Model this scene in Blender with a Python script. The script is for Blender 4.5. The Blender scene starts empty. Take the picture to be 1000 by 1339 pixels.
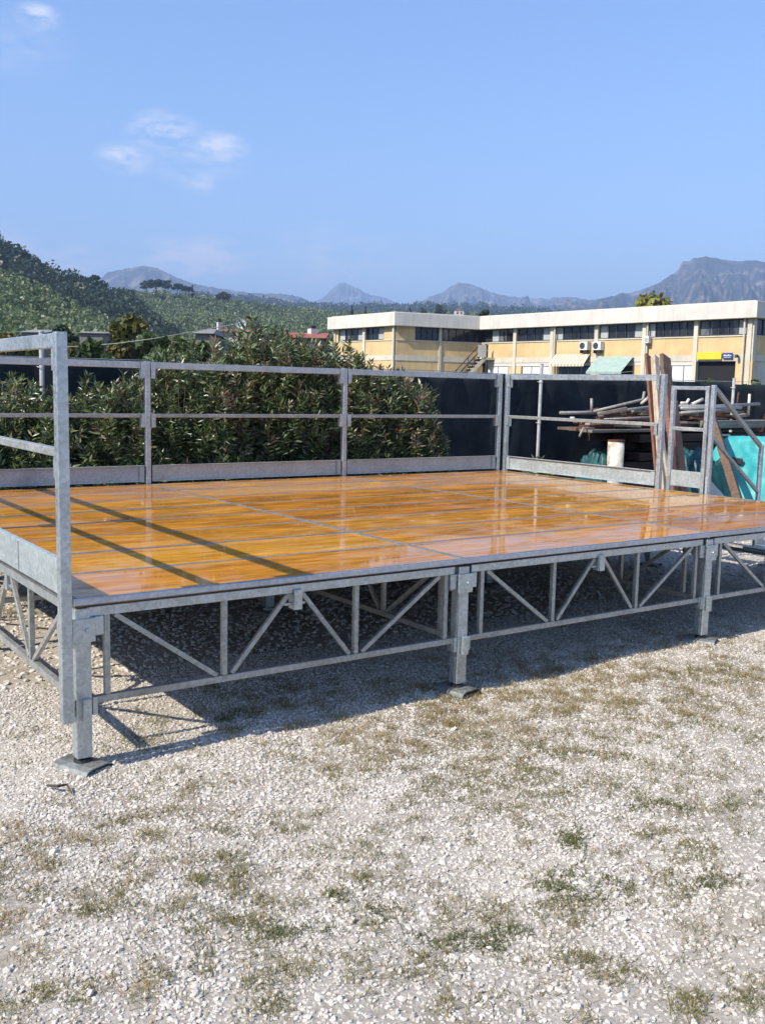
import bpy, math, random
import numpy as np
from mathutils import Vector, Matrix, noise
random.seed(7); rng = np.random.default_rng(11)
S = bpy.context.scene; COL = S.collection
H = 0.712                      # height of the stage deck

# ------------------------------------------------------------------ camera
FPX, YAW, PIT, ROL = 1284.2, 0.61468, 0.12485, 0.0219
CAM = Vector((-1.202, -3.798, 0.850 + H))
Fw = Vector((math.sin(YAW)*math.cos(PIT), math.cos(YAW)*math.cos(PIT), -math.sin(PIT)))
R0 = Vector((math.cos(YAW), -math.sin(YAW), 0)); U0 = R0.cross(Fw)
Rt = R0*math.cos(ROL) + U0*math.sin(ROL); Up = U0*math.cos(ROL) - R0*math.sin(ROL)
cd = bpy.data.cameras.new('camera'); co = bpy.data.objects.new('camera', cd); COL.objects.link(co)
M = Matrix((Rt, Up, -Fw)).transposed().to_4x4(); M.translation = CAM
co.matrix_world = M
cd.sensor_fit = 'VERTICAL'; cd.sensor_height = 24; cd.lens = FPX/1339*24
cd.clip_start = 0.05; cd.clip_end = 60000
S.camera = co

def ray(px, py): return Fw + Rt*((px-500)/FPX) - Up*((py-669.5)/FPX)
def at(px, py, dep): return CAM + ray(px, py)*dep
def ony(px, py, y):
    d = ray(px, py); return CAM + d*((y-CAM.y)/d.y)
def onx(px, py, x):
    d = ray(px, py); return CAM + d*((x-CAM.x)/d.x)
def onz(px, py, z):
    d = ray(px, py); return CAM + d*((z-CAM.z)/d.z)

# ------------------------------------------------------------------ mesh helpers
class MB:
    def __init__(s): s.v = []; s.f = []
    def add(s, vs, fs):
        n = len(s.v); s.v += [tuple(v) for v in vs]; s.f += [tuple(i+n for i in f) for f in fs]; return s
    def box(s, c, d, m=None):
        x, y, z = d[0]/2, d[1]/2, d[2]/2
        vs = [Vector((a*x, b*y, e*z)) for a in (-1, 1) for b in (-1, 1) for e in (-1, 1)]
        if m is not None: vs = [m @ v for v in vs]
        vs = [v + Vector(c) for v in vs]
        return s.add(vs, [(0,1,3,2),(4,6,7,5),(0,4,5,1),(2,3,7,6),(0,2,6,4),(1,5,7,3)])
    def bb(s, x0, x1, y0, y1, z0, z1): return s.box(((x0+x1)/2, (y0+y1)/2, (z0+z1)/2), (x1-x0, y1-y0, z1-z0))
    def bar(s, p, q, w, h=None, up=(0,0,1)):
        p, q = Vector(p), Vector(q); h = h or w
        d = (q-p).normalized(); u = Vector(up)
        if abs(d.dot(u)) > .98: u = Vector((0,1,0))
        a = d.cross(u).normalized(); b = a.cross(d)
        m = Matrix((d, a, b)).transposed()
        return s.box((p+q)/2, ((q-p).length, w, h), m)
    def tube(s, pts, r, n=10, cap=True):
        pts = [Vector(p) for p in pts]; rs = r if isinstance(r, (list, tuple)) else [r]*len(pts)
        vs = []; ref = None
        for i, p in enumerate(pts):
            d = (pts[min(i+1, len(pts)-1)] - pts[max(i-1, 0)]).normalized()
            if ref is None: ref = Vector((0,0,1)) if abs(d.z) < .9 else Vector((1,0,0))
            a = d.cross(ref).normalized(); b = a.cross(d).normalized(); ref = b
            for k in range(n):
                t = 2*math.pi*k/n; vs.append(p + (a*math.cos(t) + b*math.sin(t))*rs[i])
        fs = [(i*n+k, i*n+(k+1) % n, (i+1)*n+(k+1) % n, (i+1)*n+k) for i in range(len(pts)-1) for k in range(n)]
        if cap: fs += [tuple(range(n))[::-1], tuple((len(pts)-1)*n+k for k in range(n))]
        return s.add(vs, fs)
    def prism(s, poly, z0, z1):
        n = len(poly)
        vs = [(x, y, z0) for x, y in poly] + [(x, y, z1) for x, y in poly]
        fs = [(i, (i+1) % n, n+(i+1) % n, n+i) for i in range(n)] + [tuple(range(n))[::-1], tuple(range(n, 2*n))]
        return s.add(vs, fs)
    def build(s, name, mat, parent=None, bevel=0, smooth=False):
        me = bpy.data.meshes.new(name); me.from_pydata(s.v, [], s.f); me.update()
        import bmesh
        bm = bmesh.new(); bm.from_mesh(me); bmesh.ops.recalc_face_normals(bm, faces=bm.faces); bm.to_mesh(me); bm.free()
        me.polygons.foreach_set('use_smooth', [bool(smooth)]*len(me.polygons))
        return link(name, me, mat, parent, bevel)

def link(name, me, mat, parent=None, bevel=0):
    o = bpy.data.objects.new(name, me); COL.objects.link(o)
    if mat is not None: me.materials.append(mat)
    if parent is not None: o.parent = parent; o.matrix_parent_inverse = parent_inv(parent)
    if bevel:
        b = o.modifiers.new('bevel', 'BEVEL'); b.width = bevel; b.segments = 2; b.limit_method = 'ANGLE'; b.angle_limit = .7
    return o
def world(o):
    m = o.matrix_basis.copy()
    if o.parent: m = world(o.parent) @ o.matrix_parent_inverse @ m
    return m
def parent_inv(p): return world(p).inverted()
def empty(name, loc, label=None, cat=None, group=None):
    o = bpy.data.objects.new(name, None); COL.objects.link(o); o.location = loc; o.empty_display_size = .1
    return tag(o, label, cat, group)
def tag(o, label=None, cat=None, group=None, kind=None):
    if label: o['label'] = label
    if cat: o['category'] = cat
    if group: o['group'] = group
    if kind: o['kind'] = kind
    return o
def npmesh(name, V, Fc, nper, mat, parent=None, attrs=None, smooth=False):
    """V (n,3), Fc (m,nper) int -> one mesh built with foreach_set"""
    me = bpy.data.meshes.new(name); m = len(Fc)
    me.vertices.add(len(V)); me.vertices.foreach_set('co', np.ascontiguousarray(V, np.float32).ravel())
    me.loops.add(m*nper); me.loops.foreach_set('vertex_index', np.ascontiguousarray(Fc, np.int32).ravel())
    me.polygons.add(m); me.polygons.foreach_set('loop_start', np.arange(0, m*nper, nper, dtype=np.int32))
    me.polygons.foreach_set('loop_total', np.full(m, nper, np.int32))
    me.polygons.foreach_set('use_smooth', np.full(m, bool(smooth)))
    for k, a in (attrs or {}).items():
        at_ = me.attributes.new(k, 'FLOAT', 'POINT'); at_.data.foreach_set('value', np.ascontiguousarray(a, np.float32))
    me.update(calc_edges=True)
    return link(name, me, mat, parent)

# ------------------------------------------------------------------ materials
class NT:
    def __init__(s, name):
        s.m = bpy.data.materials.new(name); s.m.use_nodes = True; s.t = s.m.node_tree
        s.b = s.t.nodes['Principled BSDF']; s.out = s.t.nodes['Material Output']
    def n(s, kind, **kw):
        nd = s.t.nodes.new(kind)
        for k, v in kw.items(): setattr(nd, k, v)
        return nd
    def l(s, a, b): s.t.links.new(a, b)
    def coord(s, scale=(1,1,1), rnd=False, kind='Object'):
        tc = s.n('ShaderNodeTexCoord'); mp = s.n('ShaderNodeMapping'); mp.inputs['Scale'].default_value = scale
        s.l(tc.outputs[kind], mp.inputs['Vector'])
        if rnd:
            oi = s.n('ShaderNodeObjectInfo'); mu = s.n('ShaderNodeMath', operation='MULTIPLY'); mu.inputs[1].default_value = 37
            s.l(oi.outputs['Random'], mu.inputs[0]); cb = s.n('ShaderNodeCombineXYZ')
            for i in range(3): s.l(mu.outputs[0], cb.inputs[i])
            s.l(cb.outputs[0], mp.inputs['Location'])
        return mp.outputs[0]
    def noise(s, vec, scale, detail=4, rough=.55):
        nd = s.n('ShaderNodeTexNoise'); nd.inputs['Scale'].default_value = scale; nd.inputs['Detail'].default_value = detail
        nd.inputs['Roughness'].default_value = rough; s.l(vec, nd.inputs['Vector']); return nd.outputs['Fac']
    def ramp(s, fac, stops):
        r = s.n('ShaderNodeValToRGB'); e = r.color_ramp.elements
        while len(e) < len(stops): e.new(.5)
        for el, (p, c) in zip(e, stops):
            el.position = p; el.color = (c, c, c, 1) if isinstance(c, (int, float)) else (*c, 1)
        s.l(fac, r.inputs[0]); return r.outputs[0]
    def mix(s, fac, a, b, blend='MIX'):
        x = s.n('ShaderNodeMix', data_type='RGBA', blend_type=blend)
        for v, i in ((fac, 0), (a, 6), (b, 7)):
            if hasattr(v, 'links'): s.l(v, x.inputs[i])
            elif i == 0: x.inputs[0].default_value = v
            else: x.inputs[i].default_value = (*v, 1)
        return x.outputs[2]
    def math(s, op, a, b=0.):
        x = s.n('ShaderNodeMath', operation=op)
        for v, i in ((a, 0), (b, 1)):
            if hasattr(v, 'links'): s.l(v, x.inputs[i])
            else: x.inputs[i].default_value = v
        return x.outputs[0]
    def bump(s, h, strength=.3, dist=.01):
        b = s.n('ShaderNodeBump'); b.inputs['Strength'].default_value = strength; b.inputs['Distance'].default_value = dist
        s.l(h, b.inputs['Height']); s.l(b.outputs[0], s.b.inputs['Normal'])
    def set(s, **kw):
        for k, v in kw.items():
            i = s.b.inputs[k.replace('_', ' ')]
            if hasattr(v, 'links'): s.l(v, i)
            elif isinstance(v, (tuple, list)): i.default_value = (*v, 1)
            else: i.default_value = v
        return s
    def attr(s, name):
        a = s.n('ShaderNodeAttribute', attribute_name=name); return a.outputs['Fac']

def mottled(name, c1, c2, scale=6, rough=.7, metal=0, bump=.15, c3=None, stretch=(1,1,1), bscale=None, spec=.5):
    k = NT(name); v = k.coord(stretch, True)
    f = k.noise(v, scale, 6, .6)
    st = [(.3, c1), (.7, c2)] if c3 is None else [(.28, c1), (.5, c2), (.72, c3)]
    k.set(Base_Color=k.ramp(f, st), Roughness=rough, Metallic=metal, Specular_IOR_Level=spec)
    if bump: k.bump(k.noise(v, bscale or scale*5, 5), bump, .01)
    return k.m
def galv(name, a, b, rough=(.35, .55), metal=.75):
    k = NT(name); v = k.coord((1,1,1), True)
    vo = k.n('ShaderNodeTexVoronoi'); vo.inputs['Scale'].default_value = 70; k.l(v, vo.inputs['Vector'])
    sp = k.n('ShaderNodeSeparateColor'); k.l(vo.outputs['Color'], sp.inputs[0])
    f = k.math('ADD', k.math('MULTIPLY', sp.outputs[0], .35), k.math('MULTIPLY', k.noise(v, 5, 5, .65), .75))
    col = k.ramp(f, [(.25, a), (.8, b)])
    dirt = k.ramp(k.noise(v, 3.2, 6, .7), [(.56, 0), (.74, 1)])
    col = k.mix(k.math('MULTIPLY', dirt, .45), col, (.19,.175,.14))
    rs = k.ramp(k.noise(v, 14, 5, .7), [(.70, 0), (.76, 1)]); col = k.mix(k.math('MULTIPLY', rs, .6), col, (.16,.075,.035))
    scr = k.ramp(k.noise(k.coord((3,3,60), True), 2.5, 4, .6), [(.62, 0), (.72, 1)]); col = k.mix(k.math('MULTIPLY', scr, .25), col, (.75,.77,.76))
    k.set(Base_Color=col, Metallic=metal, Roughness=k.ramp(f, [(.2, rough[0]), (.9, rough[1])]))
    k.bump(k.noise(v, 60, 4), .12, .002)
    return k.m
STEEL = galv('galvanised_steel', (.36,.40,.40), (.62,.67,.67))
STEEL_DULL = galv('weathered_galvanised_steel', (.27,.285,.26), (.52,.53,.49), (.45,.62), .6)
SHEET = galv('galvanised_sheet', (.34,.39,.385), (.53,.59,.58), (.45,.65), .45)
ALU = galv('aluminium_edge', (.36,.40,.46), (.55,.60,.67), (.3,.45), .7)
TRIM = galv('tarnished_panel_trim', (.13,.135,.12), (.30,.31,.29), (.45,.65), .35)
BLACK = mottled('black_plastic', (.012,.012,.013), (.03,.03,.03), 8, .55)

# wet varnished deck boards
k = NT('wet_varnished_plywood')
v = k.coord((.55, 7, 7), True); vb = k.coord((1,1,1), True)
g = k.noise(v, 5.5, 8, .68)
grain = k.ramp(g, [(.28, (.22,.070,.006)), (.44, (.49,.185,.012)), (.57, (.63,.275,.020)), (.72, (.71,.37,.05))])
pv = k.coord((.6, 2.2, 1), True)
dry = k.ramp(k.noise(pv, 1.5, 6, .62), [(.54, 0), (.66, 1)])
oi = k.n('ShaderNodeObjectInfo')
c1 = k.mix(k.math('MULTIPLY', dry, .55), grain, (.60,.34,.16))
hv = k.n('ShaderNodeHueSaturation'); k.l(c1, hv.inputs['Color'])
k.l(k.math('ADD', k.math('MULTIPLY', oi.outputs['Random'], .6), .62), hv.inputs['Value'])
k.l(k.math('ADD', k.math('MULTIPLY', oi.outputs['Random'], .016), .490), hv.inputs['Hue'])
scuff = k.ramp(k.noise(k.coord((2.5,9,1), True), 3.5, 7, .75), [(.60, 0), (.72, 1)])
dark = k.ramp(k.noise(k.coord((1.2,3,1), True), 2.2, 7, .7), [(.60, 0), (.74, 1)])
cc = k.mix(k.math('MULTIPLY', scuff, .4), hv.outputs[0], (.52,.33,.20)); cc = k.mix(k.math('MULTIPLY', dark, .5), cc, (.17,.068,.016))
k.set(Base_Color=cc, Roughness=.6, Specular_IOR_Level=.05)
wet = k.math('ADD', k.noise(pv, 2.6, 6, .65), k.math('MULTIPLY', k.math('SUBTRACT', oi.outputs['Random'], .5), .16))
k.set(Coat_Weight=k.ramp(wet, [(.36, .18), (.55, 1)]), Coat_Roughness=k.ramp(k.noise(vb, 3.5, 6, .65), [(.38, .012), (.52, .06), (.66, .28)]), Coat_IOR=1.33)
k.bump(k.math('ADD', k.noise(vb, 5, 2), k.math('MULTIPLY', k.noise(v, 16, 5), .12)), .045, .006)
k.l(k.b.inputs['Normal'].links[0].from_socket, k.b.inputs['Coat Normal'])
DECK = k.m

# foliage
def leafmat(name, stops, rough=.45, trans=.25, spec=.4):
    k = NT(name); col = k.ramp(k.attr('tint'), stops)
    k.set(Base_Color=col, Roughness=rough, Specular_IOR_Level=spec)
    tr = k.n('ShaderNodeBsdfTranslucent'); k.l(col, tr.inputs[0])
    mx = k.n('ShaderNodeMixShader'); mx.inputs[0].default_value = trans
    k.l(k.b.outputs[0], mx.inputs[1]); k.l(tr.outputs[0], mx.inputs[2]); k.l(mx.outputs[0], k.out.inputs[0])
    return k.m
OLEANDER = leafmat('oleander_leaf', [(0, (.028,.050,.014)), (.4, (.070,.105,.030)), (.72, (.15,.185,.06)), (.9, (.30,.30,.13)), (1, (.23,.14,.09))], .34, .12, .7)
GREEN = leafmat('green_leaf', [(0, (.025,.05,.015)), (.5, (.06,.10,.025)), (1, (.14,.17,.05))])
DARKLEAF = leafmat('dark_leaf', [(0, (.018,.034,.012)), (.6, (.045,.070,.024)), (1, (.085,.105,.04))])
OLIVE = leafmat('olive_leaf', [(0, (.080,.115,.040)), (.5, (.150,.195,.075)), (1, (.25,.28,.125))])
AUTUMN = leafmat('yellowing_leaf', [(0, (.06,.07,.02)), (.5, (.13,.125,.03)), (.8, (.22,.19,.05)), (1, (.17,.09,.04))])
YELLOW = leafmat('yellow_green_leaf', [(0, (.11,.12,.02)), (.5, (.24,.23,.04)), (1, (.36,.31,.07))])
BARK = mottled('bark', (.06,.045,.03), (.14,.11,.08), 8, .9, bump=.5)
STEM = mottled('grey_stem', (.07,.055,.035), (.15,.12,.085), 12, .85)

# ------------------------------------------------------------------ sky, sun
SUN_AZ_DIR = Vector((-1, -0.025, 0)).normalized(); EL = math.radians(42.5)
sd = Vector((SUN_AZ_DIR.x*math.cos(EL), SUN_AZ_DIR.y*math.cos(EL), math.sin(EL)))
sl = bpy.data.lights.new('sun', 'SUN'); sl.energy = 5; sl.angle = math.radians(.53); sl.color = (1, .93, .83)
so = bpy.data.objects.new('sun', sl); COL.objects.link(so); so.rotation_euler = sd.to_track_quat('Z', 'Y').to_euler(); so.location = (-20, 0, 30)
W = bpy.data.worlds.new('World'); S.world = W; W.use_nodes = True
wt = W.node_tree; bg = wt.nodes['Background']
sky = wt.nodes.new('ShaderNodeTexSky'); sky.sky_type = 'NISHITA'; sky.sun_disc = False
sky.sun_elevation = EL; sky.sun_rotation = math.atan2(sd.x, sd.y); sky.air_density = 1.3; sky.dust_density = .6; sky.ozone_density = 3.0; sky.altitude = 50
SKY = 0.092
bg.inputs[1].default_value = SKY
# thin cloud wisps: noise gathered around a few directions
tcw = wt.nodes.new('ShaderNodeTexCoord'); dirv = tcw.outputs['Generated']
def wmath(op, a, b=0.):
    n = wt.nodes.new('ShaderNodeMath'); n.operation = op
    for v_, i in ((a, 0), (b, 1)):
        if hasattr(v_, 'links'): wt.links.new(v_, n.inputs[i])
        else: n.inputs[i].default_value = v_
    return n.outputs[0]
acc = None
for (px, py, r, a) in [(50,22,.024,.75), (215,172,.040,.9), (285,192,.034,.9), (165,206,.032,.75), (262,238,.028,.6), (255,205,.06,.35),
                       (270,340,.05,1.2), (300,352,.04,.4), (225,335,.04,.9), (30,345,.06,.8), (90,348,.05,.7), (140,355,.04,.5), (-20,330,.06,.8), (430,350,.09,.4), (520,360,.09,.25), (20,60,.06,.15), (1250,300,.15,.4)]:
    d = ray(px, py).normalized()
    sub = wt.nodes.new('ShaderNodeVectorMath'); sub.operation = 'SUBTRACT'; wt.links.new(dirv, sub.inputs[0]); sub.inputs[1].default_value = d
    scl = wt.nodes.new('ShaderNodeVectorMath'); scl.operation = 'MULTIPLY'; wt.links.new(sub.outputs[0], scl.inputs[0]); scl.inputs[1].default_value = (1, 1, 1.9)
    ln = wt.nodes.new('ShaderNodeVectorMath'); ln.operation = 'LENGTH'; wt.links.new(scl.outputs[0], ln.inputs[0])
    q = wmath('MULTIPLY', wmath('MAXIMUM', wmath('SUBTRACT', 1., wmath('DIVIDE', ln.outputs['Value'], r)), 0.), a)
    acc = q if acc is None else wmath('MAXIMUM', acc, q)
wn = wt.nodes.new('ShaderNodeTexNoise'); wn.inputs['Scale'].default_value = 34; wn.inputs['Detail'].default_value = 9; wn.inputs['Roughness'].default_value = .62
mpw = wt.nodes.new('ShaderNodeMapping'); mpw.inputs['Scale'].default_value = (1, 1, 2.8); wt.links.new(dirv, mpw.inputs[0]); wt.links.new(mpw.outputs[0], wn.inputs['Vector'])
cm = wmath('MULTIPLY', acc, wmath('MULTIPLY', wmath('MAXIMUM', wmath('SUBTRACT', wn.outputs['Fac'], .37), 0.), 5.8)); cm = wmath('MINIMUM', cm, .8)
mixw = wt.nodes.new('ShaderNodeMix'); mixw.data_type = 'RGBA'
tnt = wt.nodes.new('ShaderNodeMix'); tnt.data_type = 'RGBA'; tnt.blend_type = 'MULTIPLY'; tnt.inputs[0].default_value = 1
wt.links.new(sky.outputs[0], tnt.inputs[6]); tnt.inputs[7].default_value = (1.22, 1.37, 1.72, 1)
wt.links.new(cm, mixw.inputs[0]); wt.links.new(tnt.outputs[2], mixw.inputs[6]); mixw.inputs[7].default_value = (9.0, 9.0, 9.6, 1)
wt.links.new(mixw.outputs[2], bg.inputs[0])
S.view_settings.view_transform = 'Standard'; S.view_settings.look = 'None'; S.view_settings.exposure = 0.53; S.view_settings.gamma = 1

# ------------------------------------------------------------------ ground
def gh(x, y):   # gentle unevenness, arrays
    return .012*np.sin(x*1.7+.6)*np.sin(y*1.3+1.1) + .008*np.sin(x*4.1+y*2.3) + .005*np.sin(x*7.7-y*6.1+2)
def fade(x, y):
    return np.clip((14-np.hypot(x-3, y))/4, 0, 1)
near = np.arange(-5, 12.01, .06); xs = np.concatenate([[-9400,-3000,-900,-250,-80,-30,-14,-8], near, [14,18,26,45,90,250,900,3000,9400]])
neary = np.arange(-4.2, 6.01, .06); ys = np.concatenate([[-9400,-3000,-900,-250,-80,-30,-12,-7], neary, [8,11,16,28,60,150,500,1500,4000,9400]])
X, Y = np.meshgrid(xs, ys, indexing='ij'); Z = gh(X, Y)*fade(X, Y)
V = np.stack([X, Y, Z], -1).reshape(-1, 3); nx, ny = X.shape
I = np.arange(nx*ny).reshape(nx, ny)
Fc = np.stack([I[:-1,:-1], I[1:,:-1], I[1:,1:], I[:-1,1:]], -1).reshape(-1, 4)
k = NT('gravel_ground'); v = k.coord()
f1 = k.noise(v, 40, 8, .75); f2 = k.noise(v, .9, 5, .6)
col = k.ramp(f1, [(.3, (.33,.275,.205)), (.5, (.51,.45,.36)), (.68, (.66,.59,.48))])
col = k.mix(k.math('MULTIPLY', k.ramp(f2, [(.5, 0), (.66, 1)]), .5), col, (.22,.17,.10))
sx = k.n('ShaderNodeSeparateXYZ'); k.l(v, sx.inputs[0])
far = k.ramp(k.math('MULTIPLY', sx.outputs[1], .05), [(.33, 0), (.45, 1)])
grass = k.ramp(k.noise(v, .05, 6, .7), [(.35, (.06,.085,.03)), (.65, (.14,.13,.06))])
k.set(Base_Color=k.mix(far, col, grass), Roughness=.95, Specular_IOR_Level=.2)
k.bump(f1, .7, .02)
tag(npmesh('ground', V, Fc, 4, k.m, smooth=True), kind='structure')

# patches of weeds on the gravel: (px, py, half width px, half height px, kind)
PATCH = [(560,935,120,26,'dry'), (650,920,90,20,'dry'), (700,880,120,22,'dry'), (760,905,60,16,'dry'), (640,965,70,16,'dry'), (800,870,60,12,'dry'), (480,965,70,20,'dry'), (860,840,60,10,'dry'),
 (745,985,55,26,'olive'), (885,935,45,22,'olive'), (690,975,45,18,'olive'), (840,975,45,14,'olive'), (910,890,45,12,'olive'), (575,1020,70,18,'olive'), (690,1020,50,14,'olive'), (800,960,35,10,'olive'), (960,880,35,10,'olive'),
 (868,1050,34,10,'green'), (760,1162,40,14,'green'), (840,1165,40,18,'olive'), (915,1152,32,10,'green'), (752,1098,18,7,'green'), (735,1155,20,8,'green'), (640,1310,50,24,'olive'), (670,1185,36,16,'olive'), (660,1218,22,10,'green'), (590,1220,26,14,'green'),
 (760,1190,36,14,'olive'), (985,1055,22,10,'olive'), (880,1100,36,10,'olive'), (855,1120,50,8,'olive'), (735,1250,40,10,'grey'), (785,1260,30,10,'olive'), (895,1295,20,10,'olive'), (970,1300,26,14,'olive'), (550,1250,40,20,'olive'),
 (255,1058,55,24,'olive'), (390,1078,30,12,'olive'), (330,1160,46,30,'olive'), (320,1150,60,16,'olive'), (305,1215,35,18,'olive'), (365,1215,40,16,'green'), (300,1140,30,40,'olive'), (380,1155,50,20,'olive'), (460,1185,44,22,'green'), (480,1150,36,12,'olive'), (365,1265,44,18,'olive'), (290,1275,60,16,'olive'), (350,1320,40,16,'olive'),
 (220,1125,40,36,'dry'), (110,1180,40,26,'olive'), (100,1180,60,12,'olive'), (40,1135,40,16,'dry'), (20,1090,36,10,'rust'), (20,1180,40,20,'rust'), (15,1250,46,60,'rust'), (180,1315,30,40,'rust'), (90,1098,34,8,'dry'), (60,1320,40,20,'olive'), (200,1190,60,14,'olive'),
 (385,905,50,14,'olive'), (300,945,14,8,'green'), (325,935,26,10,'olive'), (190,970,16,9,'olive'), (195,985,40,6,'olive'), (330,905,60,10,'olive'), (40,770,60,14,'dry'), (20,800,40,10,'olive'),
 (570,990,120,20,'sparse'), (760,1020,160,30,'sparse'), (420,1020,120,30,'sparse'), (860,900,120,40,'sparse'), (620,945,190,40,'dry'), (800,910,150,36,'dry'), (930,870,90,24,'dry'), (700,1010,200,30,'sparse'), (900,1000,120,40,'sparse'), (700,1130,180,50,'sparse'), (300,1200,200,80,'sparse'), (640,1060,90,16,'olive'), (820,1025,60,12,'olive'), (520,1100,60,14,'olive'), (930,1075,40,12,'olive'), (430,1000,60,12,'dry'), (600,1120,300,90,'sparse'), (500,1270,300,60,'sparse'), (220,1090,160,50,'sparse'), (900,1220,120,60,'sparse')]
patches = []
for px, py, hw, hh, kd in PATCH:
    c = onz(px, py, 0); a = onz(px+hw, py, 0); b = onz(px, py-hh, 0); c2 = onz(px, py+hh*.8, 0)
    ax = (a-c); ay = (b-c2)/2
    patches.append((c.x, c.y, np.linalg.inv(np.array([[ax.x, ay.x], [ax.y, ay.y]])), kd, ax, ay))
def visible(x, y, margin=70):
    d = np.stack([x-CAM.x, y-CAM.y, 0*x-CAM.z], -1)
    zz = d @ np.array(Fw); u = 500+FPX*(d @ np.array(Rt))/zz; vv = 669.5-FPX*(d @ np.array(Up))/zz
    return (zz > .3) & (u > -margin*1.5) & (u < 1000+margin*1.5) & (vv < 1339+margin*2) & (vv > 300)

# gravel stones, one by one in the mesh
t_ = (1+5**.5)/2
ICO = np.array([(-1,t_,0),(1,t_,0),(-1,-t_,0),(1,-t_,0),(0,-1,t_),(0,1,t_),(0,-1,-t_),(0,1,-t_),(t_,0,-1),(t_,0,1),(-t_,0,-1),(-t_,0,1)])/math.hypot(1, t_)
ICF = np.array([(0,11,5),(0,5,1),(0,1,7),(0,7,10),(0,10,11),(1,5,9),(5,11,4),(11,10,2),(10,7,6),(7,1,8),(3,9,4),(3,4,2),(3,2,6),(3,6,8),(3,8,9),(4,9,5),(2,4,11),(6,2,10),(8,6,7),(9,8,1)])
pts = []
for (x0, x1, y0, y1, dens, rmin, rmax, lift) in [(-3.2,7,-3.6,1.2,8200,.0042,.0100,.0), (-3.2,7,-3.6,1.2,260,.0100,.0155,.0), (-3,12,1.2,6,600,.012,.022,0), (6,14,-3,1.2,600,.012,.022,0)]:
    n = int((x1-x0)*(y1-y0)*dens)
    x = rng.uniform(x0, x1, n); y = rng.uniform(y0, y1, n)
    m = visible(x, y) | (visible(x, y, 420) & (rng.random(n) < .6)); x, y = x[m], y[m]
    r = rmin+(rmax-rmin)*rng.random(len(x))**1.8
    pts.append(np.stack([x, y, r], 1))
pts = np.concatenate(pts)
# fewer stones where the weeds and the worn dirt are
cov = np.zeros(len(pts))
for cx, cy, inv, kd, ax, ay in patches:
    q = (pts[:, :2]-np.array([cx, cy])) @ inv.T; w = np.clip(1.1-np.hypot(q[:,0], q[:,1]), 0, 1)
    cov = np.maximum(cov, w*(.85 if kd == 'rust' else .45 if kd != 'sparse' else .12))
worn = np.clip(np.sin(pts[:,0]*1.3+pts[:,1]*2.1)*np.sin(pts[:,0]*2.9-pts[:,1]*1.7+.5)-.3, 0, 1)*.55
# compacted, dusty ground towards the viewer's right
comp = np.clip((pts[:,0]*.55-pts[:,1]*.8-1.55)*1.1 + .5*np.sin(pts[:,0]*3.1+1)*np.sin(pts[:,1]*2.7), 0, 1)*.62
pts = pts[rng.random(len(pts)) > np.maximum(np.maximum(cov, worn), comp)]
n = len(pts)
P = ICO[None]*rng.uniform(.72, 1.28, (n, 12, 1)); P = P*np.stack([rng.uniform(.8,1.35,n), rng.uniform(.65,1.0,n), rng.uniform(.38,.7,n)], 1)[:,None]
an = rng.uniform(0, 2*np.pi, n); ti = rng.normal(0, .35, n)
ct, st = np.cos(ti)[:,None], np.sin(ti)[:,None]; P = np.stack([P[...,0]*ct+P[...,2]*st, P[...,1], -P[...,0]*st+P[...,2]*ct], -1)
ca, sa = np.cos(an)[:,None], np.sin(an)[:,None]; P = np.stack([P[...,0]*ca-P[...,1]*sa, P[...,0]*sa+P[...,1]*ca, P[...,2]], -1)
P = P*pts[:,2][:,None,None]
P[..., 0] += pts[:,0][:,None]; P[..., 1] += pts[:,1][:,None]
P[..., 2] += (gh(pts[:,0], pts[:,1])*fade(pts[:,0], pts[:,1]) + pts[:,2]*rng.uniform(-.35,.32,n))[:,None]
tint = np.repeat(rng.random(n), 12)
k = NT('limestone_gravel'); v = k.coord()
col = k.ramp(k.attr('tint'), [(0, (.38,.32,.245)), (.2, (.56,.50,.41)), (.6, (.65,.585,.48)), (1, (.715,.66,.56))])
col = k.mix(.3, col, k.ramp(k.noise(v, 120, 4, .7), [(.35, (.42,.37,.31)), (.65, (.72,.68,.62))]))
k.set(Base_Color=col, Roughness=.9, Specular_IOR_Level=.25); k.bump(k.noise(v, 260, 4), .35, .004)
GRAV = npmesh('gravel', P.reshape(-1, 3), (ICF[None]+12*np.arange(n)[:,None,None]).reshape(-1, 3), 3, k.m, attrs={'tint': tint})
tag(GRAV, 'pale limestone gravel chippings spread over the yard', 'gravel', kind='stuff')

# blades of grass and weeds
def blades(xy, hmin, hmax, w, spread, tint, flat=.5):
    n = len(xy); z0 = gh(xy[:,0], xy[:,1])*fade(xy[:,0], xy[:,1])+.002
    a = rng.uniform(0, 2*np.pi, n); d = np.stack([np.cos(a), np.sin(a), np.zeros(n)], 1); s = np.stack([-d[:,1], d[:,0], np.zeros(n)], 1)
    h = rng.uniform(hmin, hmax, n)[:,None]; b = rng.uniform(.2, 1, n)[:,None]*spread
    base = np.stack([xy[:,0], xy[:,1], z0], 1); upv = np.array([0,0,1.])
    ww = (w*rng.uniform(.6, 1.3, n))[:,None]
    p1 = base+upv*h*.62+d*h*b*.35; p2 = base+upv*h*(1-.35*b*flat)+d*h*b
    V = np.stack([base-s*ww, base+s*ww, p1-s*ww*.8, p1+s*ww*.8, p2], 1)
    tri = np.array([(0,1,3),(0,3,2),(2,3,4)])
    return V.reshape(-1,3), (tri[None]+5*np.arange(n)[:,None,None]).reshape(-1,3), np.repeat(tint, 5)
GV = {}
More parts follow.
